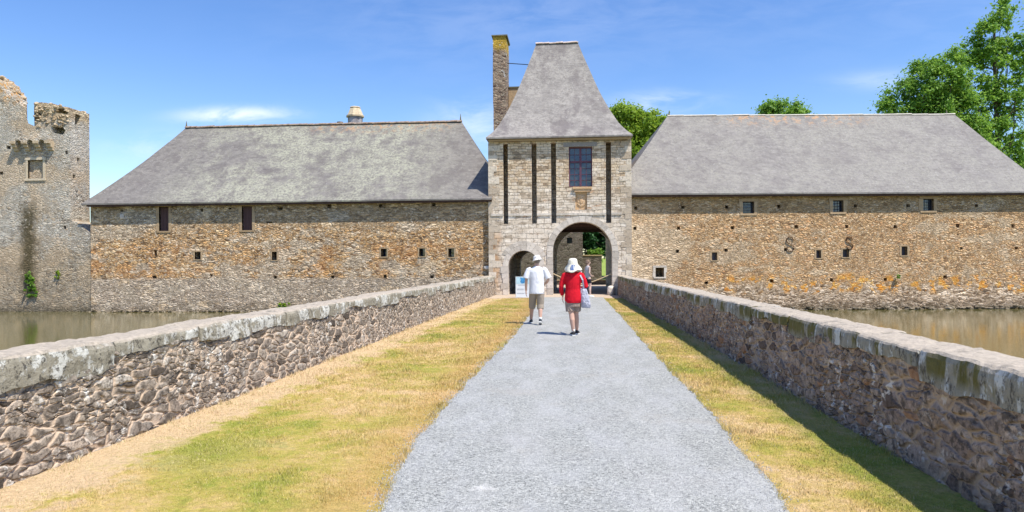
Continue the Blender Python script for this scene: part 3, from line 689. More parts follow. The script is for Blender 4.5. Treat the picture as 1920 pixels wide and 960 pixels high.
finial(MB(), -21.92, 38.2, 9.42).build('finial', M['slatecap'], rf); finial(MB(), -6.14, 38.2, 9.42, .36).build('finial', M['slatecap'], rf)
# gutter board under the eave
MB().box(-24.5, -3.9, 33.47, 33.55, 4.49, 4.575).build('eave_board', M['wood_dark'], lw)
# (the whole wing stands almost flush with the tower front)
lw.location += Vector((.19, -.33, 0))
# round chimney behind the ridge
ch = MB(); cx_, cy_ = -12.83, 40.6
def octa(r, z): return [(Vector((cx_, cy_, z))), Vector((r, 0, 0)), Vector((0, r, 0))]
ch.rings([octa(.43, 6.5), octa(.43, 10.22)], 20); c0 = ch.build('chimney', M['render_grey'], lw)
ca = MB(); ca.rings([octa(.54, 10.225), octa(.55, 10.31), octa(.48, 10.34), octa(.34, 10.68), octa(.31, 10.73)], 8); ca.rings([octa(.29, 10.735), octa(.33, 10.79), octa(.28, 10.84)], 8); ca.build('cap', M['concrete'], c0)
pp = MB(); pp.tube([(-13.35, 39.4, 8.6), (-13.35, 39.4, 9.66)], .11, 12); pp.tube([(-13.35, 39.4, 9.66), (-13.35, 39.4, 9.72)], .17, 12); pp.build('flue', M['ridge'], lw)
# pale boulder built into the wall next to the gate tower
MB().lump((-4.15, 33.75, 1.31), (.2, .11, .1), 3, 3, .2).build('protruding_stone', M['granite'], lw, smooth=True)
MB().lump((-22.75, 33.76, 4.0), (.17, .05, .15), 5, 3, .2).build('protruding_stone', M['granite'], lw, smooth=True)

# ------------------------------------------------------------------ right wing (turned 5 degrees)
rw = empty('stone_barn', (2.95, 34.3, 0), R(5), label='long stone wing right of the gate tower with three small barred windows', cat='building', group='stone wings beside the gate tower')
rwin = [(5.54, 6.10, 3.90, 4.48), (9.96, 10.48, 3.94, 4.52), (14.39, 14.92, 3.99, 4.57)]
rloop = [(4.01, 4.27, 1.61, 2.0), (9.13, 9.37, 1.69, 2.08), (10.43, 10.74, 1.73, 2.12), (13.32, 13.61, 1.8, 2.24)]
rsq = [(1.24, 1.66, .81, 1.27)]
rput = [(.22, .37, 4.11, 4.27), (2.52, 2.68, 4.14, 4.29), (4.67, 4.83, 4.14, 4.3), (7.23, 7.39, 4.16, 4.31), (.17, .33, 3.12, 3.28), (2.31, 2.46, 3.12, 3.28), (4.95, 5.11, 3.13, 3.29), (8.07, 8.26, 3.16, 3.32), (2.25, 2.41, 1.99, 2.14), (4.63, 4.79, 2.03, 2.18), (7.55, 7.7, 2.04, 2.19), (3.64, 3.82, .45, .58), (6.85, 7.04, .5, .66), (9.8, 9.96, .54, .69), (11.0, 11.16, 4.16, 4.32), (13.57, 13.76, 4.15, 4.31), (16.95, 17.11, 4.15, 4.3), (10.56, 10.72, 3.15, 3.31), (12.94, 13.1, 3.13, 3.29), (16.01, 16.17, 3.16, 3.34), (18.73, 18.88, 3.14, 3.3), (12.45, 12.6, .56, .71), (15.37, 15.55, .68, .81), (16.2, 16.33, 2.08, 2.2), (18.9, 19.05, 2.07, 2.2)]
w = MB().box(-.02, 20.3, 0, 8.4, -2.3, 4.88).build('wall', M['wall_right'], rw, local=True)
cut(w, [boxes(rput, -.3, .35), boxes(rwin, -.4, .5), boxes(rloop, -.4, .45), boxes(rsq, -.4, .9)])
for r_ in rwin: barred_window(rw, r_, 0, True); surround(rw, r_, 0, .17, M['tanblock'], True)
for r_ in rloop:
    surround(rw, r_, 0, .08, M['tanblock'], True, proud=.01)
    boxes([(r_[0]+.003, r_[1]-.003, r_[2]+.003, r_[3]-.003)], .22, .24).build('pane', simple('dull leaded pane', (.10, .09, .11), .35, .1, 5), rw, local=True)
surround(rw, rsq[0], 0, .12, M['granite'], True)
def s_anchor(x, z, h, flip=1):
    b = MB(); pts = []
    r = h*.24
    for i in range(8): t = R(-20+i*250/7); pts.append((x+r*math.cos(t)*1.0, -.035, z+h/2-r+r*math.sin(t)))
    e0 = pts[-1]
    for i in range(8): t = R(50-i*250/7); pts.append((x-.0+r*math.cos(t)+.03, -.035, z-h/2+r+r*math.sin(t)))
    b.tube(pts, [.012]+[.019]*(len(pts)-2)+[.014], 8); return b.build('wall_anchor', M['iron'], rw, local=True)
s_anchor(7.83, 2.38, .72); s_anchor(10.74, 2.42, .62)
gr = lambda s_: s_-.012*math.sin(math.pi*s_)
rb = hip_roof((-.85, 20.57, -.35, 8.95), (2.89, 18.71, 4.3), 4.87, 9.62, gr, seed=2, amp=.025)
rf = rb.build('roof', M['slate_right'], rw, local=True)
bm = bmesh.new(); bm.from_mesh(rf.data); g_ = bm.verts[:]+bm.edges[:]+bm.faces[:]
bmesh.ops.bisect_plane(bm, geom=g_, plane_co=Vector((-.02, 0, 0)), plane_no=(-1, .087, 0), clear_outer=True); bm.to_mesh(rf.data); bm.free()
ridge_tiles(2.85, 18.75, 4.3, 9.61, .9, .07).build('ridge_cap', M['mortar'], rf, local=True)
finial(MB(), 2.95, 4.3, 9.66, .25).build('finial', M['slatecap'], rf, local=True); finial(MB(), 18.3, 4.3, 9.66, .2).build('finial', M['slatecap'], rf, local=True)
MB().box(0, 20.2, -.28, -.21, 4.71, 4.795).build('eave_board', M['wood_dark'], rw, local=True)
# rubble ledge along the water line
b = MB()
for i in range(230):
    x = random.uniform(.5, 20.2); b.lump((x, random.uniform(-.35, .02), -.83+random.uniform(-.06, .13)), (random.uniform(.08, .22), random.uniform(.08, .16), random.uniform(.04, .09)), i, 1, .3)
tag(b.build('footing_stones', M['wetstone'], rw, local=True), kind='stuff')
b = MB()
for i in range(230):
    x = random.uniform(-24.5, -4.6); b.lump((x, 33.75-random.uniform(-.02, .3), -.85+random.uniform(-.06, .10)), (random.uniform(.08, .2), random.uniform(.08, .16), random.uniform(.04, .08)), i+300, 1, .3)
tag(b.build('footing_stones', M['wetstone'], lw), kind='stuff')

# ------------------------------------------------------------------ gate tower
gt = empty('gate_tower', (-.47, 36.4, 0), label='square gate tower with two arches and a tall flared slate roof', cat='tower')
OFF = WL[gt.name]
XL, XR_, YF, YB = -3.87, 2.93, 33.2, 39.7
w = MB().box(XL, XR_, YF, YB, -2.3, 7.5).build('wall', M['ashlar'], gt)
slots = [(-3.16, -2.93, 3.41, 7.26), (-1.79, -1.55, 3.42, 7.26), (-.86, -.62, 3.43, 7.27), (1.74, 1.99, 3.41, 7.26)]
mainA = MB().prism(arch_poly(.61, 2.07, 1.41, -.05), 'y', 32.5, 34.06)
pedA = MB().prism(arch_poly(-2.2, 1.39, .745, -.05, 14), 'y', 32.5, 34.06)
hall = MB().box(-.98, 2.5, 34.05, 38.9, -.05, 3.62); hall2 = MB().box(-3.0, -1.4, 34.05, 38.9, -.05, 2.6)
rearA = MB().prism(arch_poly(.85, 1.95, 1.58, -.05, 20, 1.5), 'y', 38.8, 40.5); rearP = MB().prism(arch_poly(-2.12, 1.5, .66, -.05, 14), 'y', 38.8, 40.5)
room = MB().box(-3.4, 2.35, 34.2, 38.9, 3.95, 7.3); wc = MB().box(-.01, 1.10, 32.5, 34.3, 5.15, 7.06)
sl_ = boxes([slots[0], slots[1], slots[2], slots[3]], 32.5, 34.02)
niche = MB().box(.29, .85, 32.5, 33.32, 4.06, 4.90)
cut(w, [rel(c) for c in (mainA, pedA, hall, hall2, rearA, rearP, room, wc, sl_, niche)])
# arch rings: individual voussoirs and jamb blocks, a little proud of the wall
def ring(cx, cz, r0, r1, n, y0=YF-.03, y1=YF+.25, a0=0, a1=180):
    b = MB()
    for i in range(n):
        t0, t1 = R(a0+(a1-a0)*i/n+.35), R(a0+(a1-a0)*(i+1)/n-.35); ro = r1+random.uniform(-.012, .012); dy = random.uniform(-.006, .006); K = 4; poly = []
        for k in range(K+1): t = t0+(t1-t0)*k/K; poly.append((cx+r0*math.cos(t), cz+r0*math.sin(t)))
        for k in range(K, -1, -1): t = t0+(t1-t0)*k/K; poly.append((cx+ro*math.cos(t), cz+ro*math.sin(t)))
        b.prism(poly, 'y', y0+dy, y1)
    return b
def jambs(b, xs, z0, z1, h=.3, wide=.05):
    for (a, c, sg) in xs:
        z = z0
        while z < z1-.01:
            hh = min(random.uniform(h*.8, h*1.2), z1-z); 
            if z1-(z+hh) < h*.4: hh = z1-z
            ww = random.choice([0, wide, wide*2.2]); x0, x1 = (a-ww, c) if sg < 0 else (a, c+ww)
            b.box(x0, x1, YF-.03+random.uniform(-.006, .006), YF+.25, z+.004, z+hh-.004); z += hh
    return b
rm = ring(.61, 2.07, 1.405, 1.69, 17); jambs(rm, [(.61-1.69, .61-1.405, -1), (.61+1.405, .61+1.69, 1)], .0, 2.07)
rm.build('arch_ring', M['granite'], gt)
rp = ring(-2.2, 1.39, .74, 1.0, 9); rp2 = ring(-2.2, 1.39, 1.005, 1.2, 11, YF-.018, YF+.2, 25, 150); rp.add(rp2.v, rp2.f); jambs(rp, [(-2.2-1.0, -2.2-.74, -1), (-2.2+.74, -2.2+.9, 0)], .0, 1.39)
rp.build('arch_ring', M['granite'], gt)
# string course between the slots
b = MB(); xs = [XL+.12, -3.16, -2.93, -1.79, -1.55, -.86, -.62, 1.74, 1.99, XR_-.45]
for i in range(0, len(xs), 2):
    a, c = xs[i], xs[i+1]; n = max(1, round((c-a)/.6))
    for k in range(n): b.box(a+(c-a)*k/n+.003, a+(c-a)*(k+1)/n-.003, YF-.045, YF+.1, 3.80, 3.91)
b.build('string_course', M['granite'], gt)
# quoins
M['quoin'] = block('mottled quoin stone', (.40, .34, .27), (.68, .64, .57), .8)
for sg in (-1, 1):
    b = MB(); z = 0.; k = 0
    while z < 7.3:
        h = random.uniform(.2, .34)
        if z+h > 7.25: h = 7.3-z
        ln = (.5 if (k+(sg > 0)) % 2 else .26)*random.uniform(.7, 1.2); y_ = YF-.014+random.uniform(-.008, .008)
        if sg < 0: b.box(XL-.012, XL+ln, y_, YF+.2+(.3 if ln < .35 else 0), z+.005, z+h-.005)
        else: b.box(XR_-ln, XR_+.012, y_, YF+.2+(.3 if ln < .35 else 0), z+.005, z+h-.005)
        z += h; k += 1
    b.build('quoins', M['quoin'], gt)
# big mullioned window, lintel, sill, carved panel
x0, x1, z0, z1 = -.01, 1.10, 5.15, 7.06; yw = YF+.16; b = MB()
F = .055
b.box(x0, x0+F, yw, yw+.09, z0, z1); b.box(x1-F, x1, yw, yw+.09, z0, z1); b.box(x0+F, x1-F, yw, yw+.09, z0, z0+F); b.box(x0+F, x1-F, yw, yw+.09, z1-F, z1)
xm = (x0+x1)/2; zt = 6.36
b.box(xm-.05, xm+.05, yw-.025, yw+.09, z0+F, z1-F); b.box(x0+F, xm-.05, yw-.02, yw+.09, zt-.045, zt+.045); b.box(xm+.05, x1-F, yw-.02, yw+.09, zt-.045, zt+.045)
win = b.build('window', M['frame'], gt)
g = MB(); t_ = .011
for (a, c) in ((x0+F, xm-.05), (xm+.05, x1-F)):
    xm2 = (a+c)/2
    g.box(xm2-t_, xm2+t_, yw+.02, yw+.05, zt+.045, z1-F); g.box(xm2-t_, xm2+t_, yw+.02, yw+.05, z0+F, zt-.045)
    zz_ = (zt+.045+z1-F)/2; g.box(a, xm2-t_, yw+.02, yw+.05, zz_-t_, zz_+t_); g.box(xm2+t_, c, yw+.02, yw+.05, zz_-t_, zz_+t_)
    for k in range(1, 4): zz_ = z0+F+(zt-.045-z0-F)*k/4; g.box(a, xm2-t_, yw+.02, yw+.05, zz_-t_, zz_+t_); g.box(xm2+t_, c, yw+.02, yw+.05, zz_-t_, zz_+t_)
g.build('glazing_bars', M['frame'], win)
MB().box(x0+.02, x1-.02, yw+.055, yw+.065, z0+.02, z1-.02).build('pane', M['glass'], win)
MB().box(-.27, 1.33, YF-.035, YF+.12, 7.065, 7.27, .006).build('lintel', M['lintel'], gt)
b = MB(); b.box(.17, 1.07, YF-.10, YF+.15, 5.05, 5.145, .004); b.box(.25, .99, YF-.065, YF+.1, 4.915, 5.045, .004); b.build('window_sill', M['sandstone'], gt)
b = MB(); NX, NZ = 36, 52
for j in range(NZ+1):
    for i in range(NX+1):
        u, v = i/NX, j/NZ; X = .292+.556*u; Z = 4.065+.83*v
        sh = 0
        du, dv = (u-.5)/.36, (v-.52)/.36
        if abs(du) < 1 and dv < .9 and dv > -1+.5*du*du: sh = .035+.02*nz(u, v, 0, 9)
        r2 = du*du*1.4+(dv)**2
        if r2 < .2: sh += .02
        Yv = YF+.105-sh-.01*nz(u, v, 2, 6); b.v.append((X, Yv, Z))
b.f = [(j*(NX+1)+i, j*(NX+1)+i+1, (j+1)*(NX+1)+i+1, (j+1)*(NX+1)+i) for j in range(NZ) for i in range(NX)]
b.build('carved_panel', M['sandstone'], gt, smooth=True, fix=False)
# wooden ceiling of the passage with cross beams
b = MB(); b.box(-.97, 2.49, 34.07, 38.88, 3.56, 3.61); ce = b.build('ceiling', M['ceiling'], gt)
b = MB()
for y in (34.5, 35.3, 36.1, 36.9, 37.7, 38.5): b.box(-.975, 2.495, y, y+.2, 3.33+(.0 if y < 38 else -.12), 3.555, .004)
b.build('beams', M['wood_dark'], ce)
# arrow of iron tie rod and chimney stacks
b = MB().box(-4.15, -3.42, 38.0, 39.7, 4, 14.02, .0).build('chimney', M['chimney'], gt)
bm = bmesh.new(); bm.from_mesh(b.data); bmesh.ops.subdivide_edges(bm, edges=bm.edges[:], cuts=24, use_grid_fill=True)
for v in bm.verts: v.co += Vector((.03*nz(*v.co, 1.5), .03*nz(*v.co, 1.5, 4), 0))
bm.to_mesh(b.data); bm.free()
MB().box(-4.22, -3.35, 37.94, 39.76, 14.025, 14.09, .01).build('cap', M['slatecap'], b)
s2 = MB().box(-3.4, -2.75, 39.2, 40.2, 5, 11.45).build('chimney', M['tanblock'], gt); MB().box(-3.43, -2.7, 39.15, 40.25, 11.453, 11.52).build('cap', M['slatecap'], s2)
MB().tube([(-3.43, 38.8, 12.75), (-1.2, 36.9, 12.0)], .022, 6).build('tie_rod', M['darkiron'], gt)
tx = [0, .12, .24, .40, .58, .76, 1]; tz_ = [0, .055, .132, .294, .49, .725, 1]
rb = hip_roof((-3.95, 2.99, 32.86, 40.0), (-1.68, .48, 36.43), 7.53, 13.06, lambda s_: float(np.interp(s_, tx, tz_)*.5+.5*(.42*s_+.58*s_*s_ if s_ < 1 else 1)), ns=26, nx=24, seed=5, amp=.03)
rf = rb.build('roof', M['slate_tower'], gt)
ridge_tiles(-1.72, .52, 36.43, 13.05, .36, .085).build('ridge_tiles', simple('pinkish ridge tiles', (.55, .45, .40), .9, .3, 5), rf)
MB().box(-3.85, 2.9, 33.0, 33.08, 7.36, 7.44).build('eave_board', M['tanblock'], gt)

# guard stone at the foot of the arch, rope across it
o = MB().lump((1.93, 32.95, .2), (.2, .17, .26), 11, 3, .25).build('guard_stone', M['granite'], None, smooth=True, origin=(1.93, 32.95, 0)); tag(o, 'low rounded guard stone at the right foot of the main arch', 'stone')
b = MB(); pts = []
for i in range(41):
    t = i/40; x = -.80+2.82*t; pts.append((x, 33.32+.02*math.sin(t*9), .52+.50*(abs(2*t-1)**1.45)))
b.tube(pts, .024, 8); mr_ = Mat('twisted rope'); mr_.base(mr_.mix(mr_.noise(mr_.vm('MULTIPLY', mr_.P, (60, 20, 60)), 1, 2), (.42, .30, .16), (.72, .58, .38))); mr_.bump(mr_.noise(mr_.vm('MULTIPLY', mr_.P, (50, 20, 50)), 1, 2), .01)
o = b.build('rope', mr_.m, None, smooth=True, origin=(.6, 33.32, .5)); tag(o, 'thick tan rope sagging across the main arch', 'rope')

# ------------------------------------------------------------------ ruined tower on the far left
rn = empty('ruined_tower', (-29.5, 35.5, 0), label='roofless ruined grey stone tower at the left edge with a broken top', cat='tower')
OFF = WL[rn.name]
SO = SUN
out = [(-30.46, 11.47), (-30.31, 11.41), (-30.21, 11.06), (-29.88, 10.77), (-29.82, 10.51), (-29.45, 10.47), (-29.24, 10.18), (-28.93, 10.0), (-28.69, 9.94), (-28.66, 9.34), (-28.36, 9.08), (-28.33, 9.93), (-28.24, 10.16), (-27.48, 10.11), (-27.06, 9.93), (-26.37, 9.86)]
out = [(-38., 12.2), (-35, 12.6), (-32.5, 12.1), (-31.2, 11.9)]+out
top = []
for i in range(len(out)-1):
    a, c = out[i], out[i+1]; L = math.hypot(c[0]-a[0], c[1]-a[1]); n = max(1, int(L/.17))
    for k in range(n):
        t = k/n; x = a[0]+(c[0]-a[0])*t; z = a[1]+(c[1]-a[1])*t
        top.append((x, z+random.uniform(-.04, .05)*(k > 0)))
        if k < n-1 and n > 1 and abs(c[0]-a[0]) > .2: top.append((x+(c[0]-a[0])/n-.01*np.sign(c[0]-a[0]), top[-1][1]+random.uniform(-.01, .01)))
top.append(out[-1])
poly = [(-26.37, -2.3)]+[(-26.37, 9.86)]+list(reversed(top[:-1]))+[(-38., -2.3)]
w = MB().prism(poly, 'y', 34.8, 36.25).build('wall', M['ruin'], rn)
hol = [(-29.85, -29.6, 7.81, 8.0), (-30.24, -30.03, 6.5, 6.67), (-26.65, -26.5, 7.5, 7.69), (-26.75, -26.6, 3.68, 3.84), (-28.66, -27.83, 6.28, 7.23)]
sh_ = MB(); kk = -.80      # the gap beside the turret stub runs obliquely through the thick wall
sh_.add([(x+kk*(y-34.8), y, z) for y in (34.4, 36.9) for (x, z) in ((-28.72, 9.45), (-28.62, 9.12), (-28.30, 8.98), (-28.34, 10.9), (-28.74, 10.9))], [(0, 1, 2, 3, 4), (9, 8, 7, 6, 5)]+[(i, i+5, (i+1) % 5+5, (i+1) % 5) for i in range(5)])
cut(w, [rel(sh_)])
cut(w, [rel(boxes(hol[:4], 34.5, 35.2)), rel(boxes(hol[4:], 34.5, 34.93)),
        rel(MB().prism([(-27.1, 9.62), (-26.5, 9.55), (-26.45, 9.78), (-26.9, 9.86), (-27.12, 9.8)], 'y', 34.5, 35.4)),
        rel(MB().prism([(-27.3, 8.62), (-26.75, 8.5), (-26.6, 8.7), (-26.8, 8.95), (-27.28, 8.93)], 'y', 34.5, 35.4)),
        rel(MB().prism([(-28.3, 9.15), (-27.85, 9.2), (-27.95, 9.6), (-28.2, 9.8), (-28.33, 9.7)], 'y', 34.5, 35.0)),
        rel(MB().prism([(35.15, 9.05), (35.55, 9.15), (35.6, 9.62), (35.2, 9.66)], 'x', -27.0, -26.0)),
        rel(MB().prism([(35.3, 7.2), (35.5, 7.2), (35.5, 7.4), (35.3, 7.4)], 'x', -27.0, -26.0)),
        rel(MB().prism([(35.0, 6.3), (35.2, 6.3), (35.2, 6.5), (35.0, 6.5)], 'x', -27.0, -26.0))])
b = MB()
for i in range(170):
    j = random.randrange(len(top)-1); x, z = top[j]
    if -28.75 < x < -28.25: continue
    yy_ = random.uniform(34.85, 36.2)
    if -.85*(yy_-34.8)-28.8 < x < -.75*(yy_-34.8)-28.2: continue
    b.lump((x, yy_, z-.01), (random.uniform(.08, .2), random.uniform(.08, .18), random.uniform(.05, .11)), i+900, 1, .3)
for i in range(60):
    b.lump((random.uniform(-28.2, -26.4), 34.83, random.uniform(8.9, 10.)), (random.uniform(.08, .19), .09, random.uniform(.04, .09)), i+1200, 1, .3)
tag(b.build('loose_stones', M['rubblestone'], rn), kind='stuff')
b = MB()
for xc in (-29.25, -28.62, -27.99, -27.36):      # machicolation corbels with little arches between
    MB().prism([(34.81, 7.68), (34.70, 7.72), (34.69, 7.83), (34.58, 7.87), (34.57, 8.0), (34.44, 8.03), (34.44, 8.17), (34.81, 8.17)], 'x', xc-.13, xc+.13).build('corbel', M['rubblestone'], rn)
for i, xc in enumerate((-28.935, -28.305, -27.675)):
    ar_ = [(xc-.315, 8.16)]+[(xc-.18*math.cos(math.pi*k/10), 8.02+.22*math.sin(math.pi*k/10)) for k in range(11)]
    po = [(xc-.315, 8.0), (xc-.18, 8.0)]+[(xc-.18*math.cos(math.pi*k/10), 8.02+.2*math.sin(math.pi*k/10)) for k in range(11)]+[(xc+.18, 8.0), (xc+.315, 8.0), (xc+.315, 8.30), (xc-.315, 8.30)]
    MB().prism(po, 'y', 34.5, 34.815).build('small_arch', M['ruin'], rn)
b = MB(); r_ = hol[4]
b.box(r_[0]-.12, r_[0], 34.77, 34.9, r_[2], r_[3]); b.box(r_[1], r_[1]+.12, 34.77, 34.9, r_[2], r_[3]); b.box(r_[0]-.15, r_[1]+.15, 34.76, 34.9, r_[3], r_[3]+.12); b.box(r_[0]-.15, r_[1]+.15, 34.75, 34.9, r_[2]-.11, r_[2])
b.build('window_surround', block('pale ruin dressings', (.50, .44, .34), (.62, .56, .45)), rn)
w2 = MB().prism([(-26.37, -2.3), (-24.45, -2.3), (-24.45, 3.3), (-25.4, 3.5), (-26.0, 4.0), (-26.37, 4.1)], 'y', 34.82, 36.2).build('wall', M['ruin'], rn)
rn.location += Vector((.96, -1.36, -.28))

# ------------------------------------------------------------------ courtyard behind the gate
cb = empty('courtyard_house', (-6, 62, 0), label='plain brown stone house seen through the main arch with one small dark window', cat='building')
def ex_cb(m, col, e, r): return col
M['court'] = rubble('brown courtyard rubble', [(.08, .06, .05), (.15, .115, .10), (.20, .16, .135), (.17, .14, .125)], (.17, .14, .115), (.34, .16), .03, extra=ex_cb)
OFF = WL[cb.name]
w = MB().box(-14, 1.1, 58.5, 66, -.5, 6.2).build('wall', M['court'], cb); cut(w, [rel(boxes([(-.22, .22, 3.1, 3.6), (-6, -5.2, 2.8, 3.9)], 58, 59.2))])
hip_roof((-14.3, 1.4, 58.2, 66.3), (-12, -1, 62.2), 6.2, 8.9, lambda s_: s_, ns=6, nx=10).build('roof', M['slate_left'], cb)
for q in ((-.2, .2, 3.12, 3.58), (-5.98, -5.22, 2.82, 3.88)): boxes([q], 58.9, 58.92).build('pane', M['glass'], cb)
gw = empty('garden_wall', (2.3, 60, 0), label='low dark rubble wall under the tree behind the gate passage', cat='wall')
MB().box(1.102, 2.75, 60.0, 60.5, -.5, 2.05).build('wall', M['court'], gw); MB().box(1.102, 2.8, 59.95, 60.55, 2.052, 2.15).build('coping', M['tanblock'], gw)
kw = empty('kerb_wall', (1, 48, 0), label='knee-high stone kerb wall at the far end of the passage', cat='wall')
MB().box(-6, 6, 47.6, 48.1, -.3, .28).build('wall', M['court'], kw); MB().box(-6, 6, 47.57, 48.13, .282, .34).build('coping', M['tanblock'], kw)

# ------------------------------------------------------------------ foliage
def leafmat(name, a, b, c, tr=.35):
    m = Mat(name); n = m.noise(m.P, .9, 3)
    f = m.add(m.mul(m.isl, .7), m.mul(m.add(n, -.3), .55)); col = m.ramp(f, [a, b, c]); m.base(col); m.rough(.55); m.b.inputs['Specular IOR Level'].default_value = .4
    t = m.n('ShaderNodeBsdfTranslucent'); m.link(m.mix(.5, col, c), t.inputs[0]); ms = m.n('ShaderNodeMixShader'); ms.inputs[0].default_value = tr
    m.t.links.new(m.b.outputs[0], ms.inputs[1]); m.t.links.new(t.outputs[0], ms.inputs[2]); m.t.links.new(ms.outputs[0], m.out.inputs[0]); return m.m
M['leaf_bright'] = leafmat('yellow green leaves', (.08, .18, .012), (.24, .39, .025), (.45, .56, .07), .45)
M['leaf_mid'] = leafmat('green leaves', (.07, .17, .025), (.19, .37, .045), (.38, .56, .09), .5)
M['leaf_dark'] = leafmat('deep green leaves', (.012, .055, .02), (.03, .11, .035), (.07, .20, .05))
M['bark'] = simple('grey brown bark', (.11, .085, .065), .95, .35, 9, .02)
def leaves(centres, radii, per, size, name):
    C = np.repeat(np.array(centres), per, 0); Rr = np.repeat(np.array(radii), per); N = len(C)
    d = rng.normal(size=(N, 3)); d /= np.linalg.norm(d, axis=1)[:, None]; rad = Rr*np.abs(rng.normal(size=N))*.62
    P = C+d*rad[:, None]*np.array([1, 1, .8])
    nrm = rng.normal(size=(N, 3))+np.array([0, -.15, .9])+d*.8; nrm /= np.linalg.norm(nrm, axis=1)[:, None]
    a = np.cross(nrm, rng.normal(size=(N, 3))); a /= np.linalg.norm(a, axis=1)[:, None]; b = np.cross(nrm, a)
    s_ = size*(.6+.8*rng.random(N))[:, None]
    V = np.stack([P-a*s_, P-b*s_*.55+nrm*s_*.12, P+a*s_, P+b*s_*.55+nrm*s_*.12], 1)
    return npmesh(name, V.reshape(-1, 3), 4)
def tree(kind, label, base, trunk_h, tr, ell, ncl, crad, per, size, mat, group=None, droop=0, trunk_top=None):
    root = empty(kind, base, label=label, cat='tree', group=group); bx, by, bz = base
    cs = []; rs = []; tot_v = sum(e[3]*e[4]*e[5] for e in ell)
    for e in ell:
        k = max(3, int(ncl*e[3]*e[4]*e[5]/tot_v))
        for _ in range(k):
            d = Vector((random.gauss(0, 1), random.gauss(0, 1), random.gauss(0, 1))).normalized(); q = random.random()**.38
            p = Vector((e[0]+d.x*e[3]*q, e[1]+d.y*e[4]*q, e[2]+d.z*e[5]*q)); cs.append(tuple(p)); rs.append(crad*random.uniform(.6, 1.3))
    me = leaves([(c[0]-bx, c[1]-by, c[2]-bz) for c in cs], rs, per, size, 'crown'); cr = link('crown', me, mat, root)
    tb = MB(); tt = trunk_top or (bx, by, bz+trunk_h)
    pts = [(bx+(tt[0]-bx)*t+.18*math.sin(t*5), by+(tt[1]-by)*t, bz-.3+(tt[2]-bz+.3)*t) for t in lin(0, 1, 8)]
    tb.tube(pts, [tr*(1-.75*t) for t in lin(0, 1, 8)], 9)
    lm = MB()
    for c in random.sample(cs, min(len(cs), 46)):
        c = Vector(c); s0 = random.uniform(.35, .95); i = min(7, int(s0*8)); st = Vector(pts[i]).lerp(Vector(pts[i+1]), s0*8-i)
        if st.z > c.z: i = max(1, min(7, int(8*max(.2, (c.z-1.-bz)/(tt[2]-bz))))); st = Vector(pts[i])
        md = st.lerp(c, .5)+Vector((random.uniform(-.3, .3), random.uniform(-.3, .3), -.12*(c-st).length+.1)); r0 = tr*(1-.75*s0)*.55
        lm.tube([st, st.lerp(md, .5), md, md.lerp(c, .6), c], [r0, r0*.7, r0*.5, r0*.3, .012], 6)
    t0 = tb.build('trunk', M['bark'], root, smooth=True); lm.build('branches', M['bark'], root, smooth=True)
    return root
G = 'trees behind the stone wings'
tree('broadleaf_tree', 'rounded bright yellow green tree between the gate tower and the right roof', (4.6, 47, 0), 9, .28, [(3.9, 47, 10.6, 1.5, 1.7, 1.5), (5.5, 47, 10.2, 1.3, 1.7, 1.5), (4.4, 46.8, 8.8, 2.2, 1.9, 1.8), (4.9, 46.8, 7.0, 2.1, 1.9, 1.6)], 330, .5, 250, .095, M['leaf_bright'], G)
tree('broadleaf_tree', 'green tree top just showing above the middle of the right roof ridge', (14.9, 50, 0), 10, .28, [(14.8, 50, 11.4, 1.6, 1.8, 1.5), (13.8, 50, 11.3, .9, 1.2, 1.0), (15.9, 50, 11.1, .9, 1.2, 1.1), (14.5, 50, 9.2, 2.4, 2.2, 1.6)], 240, .5, 200, .095, M['leaf_mid'], G)
tree('broadleaf_tree', 'dense spreading green tree left of the tall airy one at the right edge', (25.2, 50.5, 0), 12, .35, [(22.9, 50.5, 12.3, 1.3, 1.6, 1.9), (24.6, 50, 13.4, 1.4, 1.6, 2.0), (26.2, 50, 13.9, 1.4, 1.6, 2.3), (25.6, 50, 11.8, 2.2, 1.6, 2.0), (25, 50.5, 9.6, 3.2, 2, 2.6), (27.2, 50.5, 9.4, 2.2, 1.9, 2.2)], 520, .62, 150, .10, M['leaf_mid'], G)
tree('tall_tree', 'tall airy tree with gaps in its crown at the right edge', (29.6, 51, 0), 17, .26, [(29.0, 51, 17.4, 1.0, 1.1, 1.3), (30.2, 51, 18.3, 1.0, 1.1, 1.5), (28.2, 51, 15.8, 1.2, 1.2, 1.1), (29.9, 51, 15.6, 1.6, 1.4, 1.5), (31.4, 51, 16.3, 1.2, 1.2, 2.0), (28.9, 51, 13.2, 1.5, 1.3, 1.5), (31.0, 51, 12.8, 1.7, 1.3, 1.7), (29.6, 51, 10.0, 2.6, 1.6, 2.0), (28, 50.5, 7.5, 2.8, 1.6, 1.6), (31.5, 51, 7.5, 2.4, 1.6, 1.6)], 430, .55, 110, .105, M['leaf_mid'], G, trunk_top=(29.8, 51, 18.2))
tree('courtyard_tree', 'dark green tree hanging over the low wall behind the main arch', (4.4, 66, 0), 4.5, .3, [(3.0, 64.5, 4.6, 2.2, 2, 1.3), (5.0, 65, 4.6, 2.4, 2, 1.7), (4.2, 65, 6.2, 3.2, 2, 1.6), (4.0, 64.5, 3.2, 1.7, 1.5, 1.0), (1.9, 63.5, 4.0, 1.3, 1.5, 1.4), (1.9, 63.5, 2.6, 1.3, 1.2, .9), (3.6, 64, 3.0, 1.5, 1.2, .8)], 420, .5, 190, .13, M['leaf_dark'])
def bush(kind, label, c, r, n, size, mat, per=60, cat='bush'):
    cs = [(random.gauss(0, r[0]*.33), random.gauss(0, r[1]*.33), abs(random.gauss(r[2]*.5, r[2]*.35))) for _ in range(n)]
    me = leaves(cs, [min(r)*.35]*n, per, size, kind); o = link(kind, me, mat, None, c); return tag(o, label, cat)
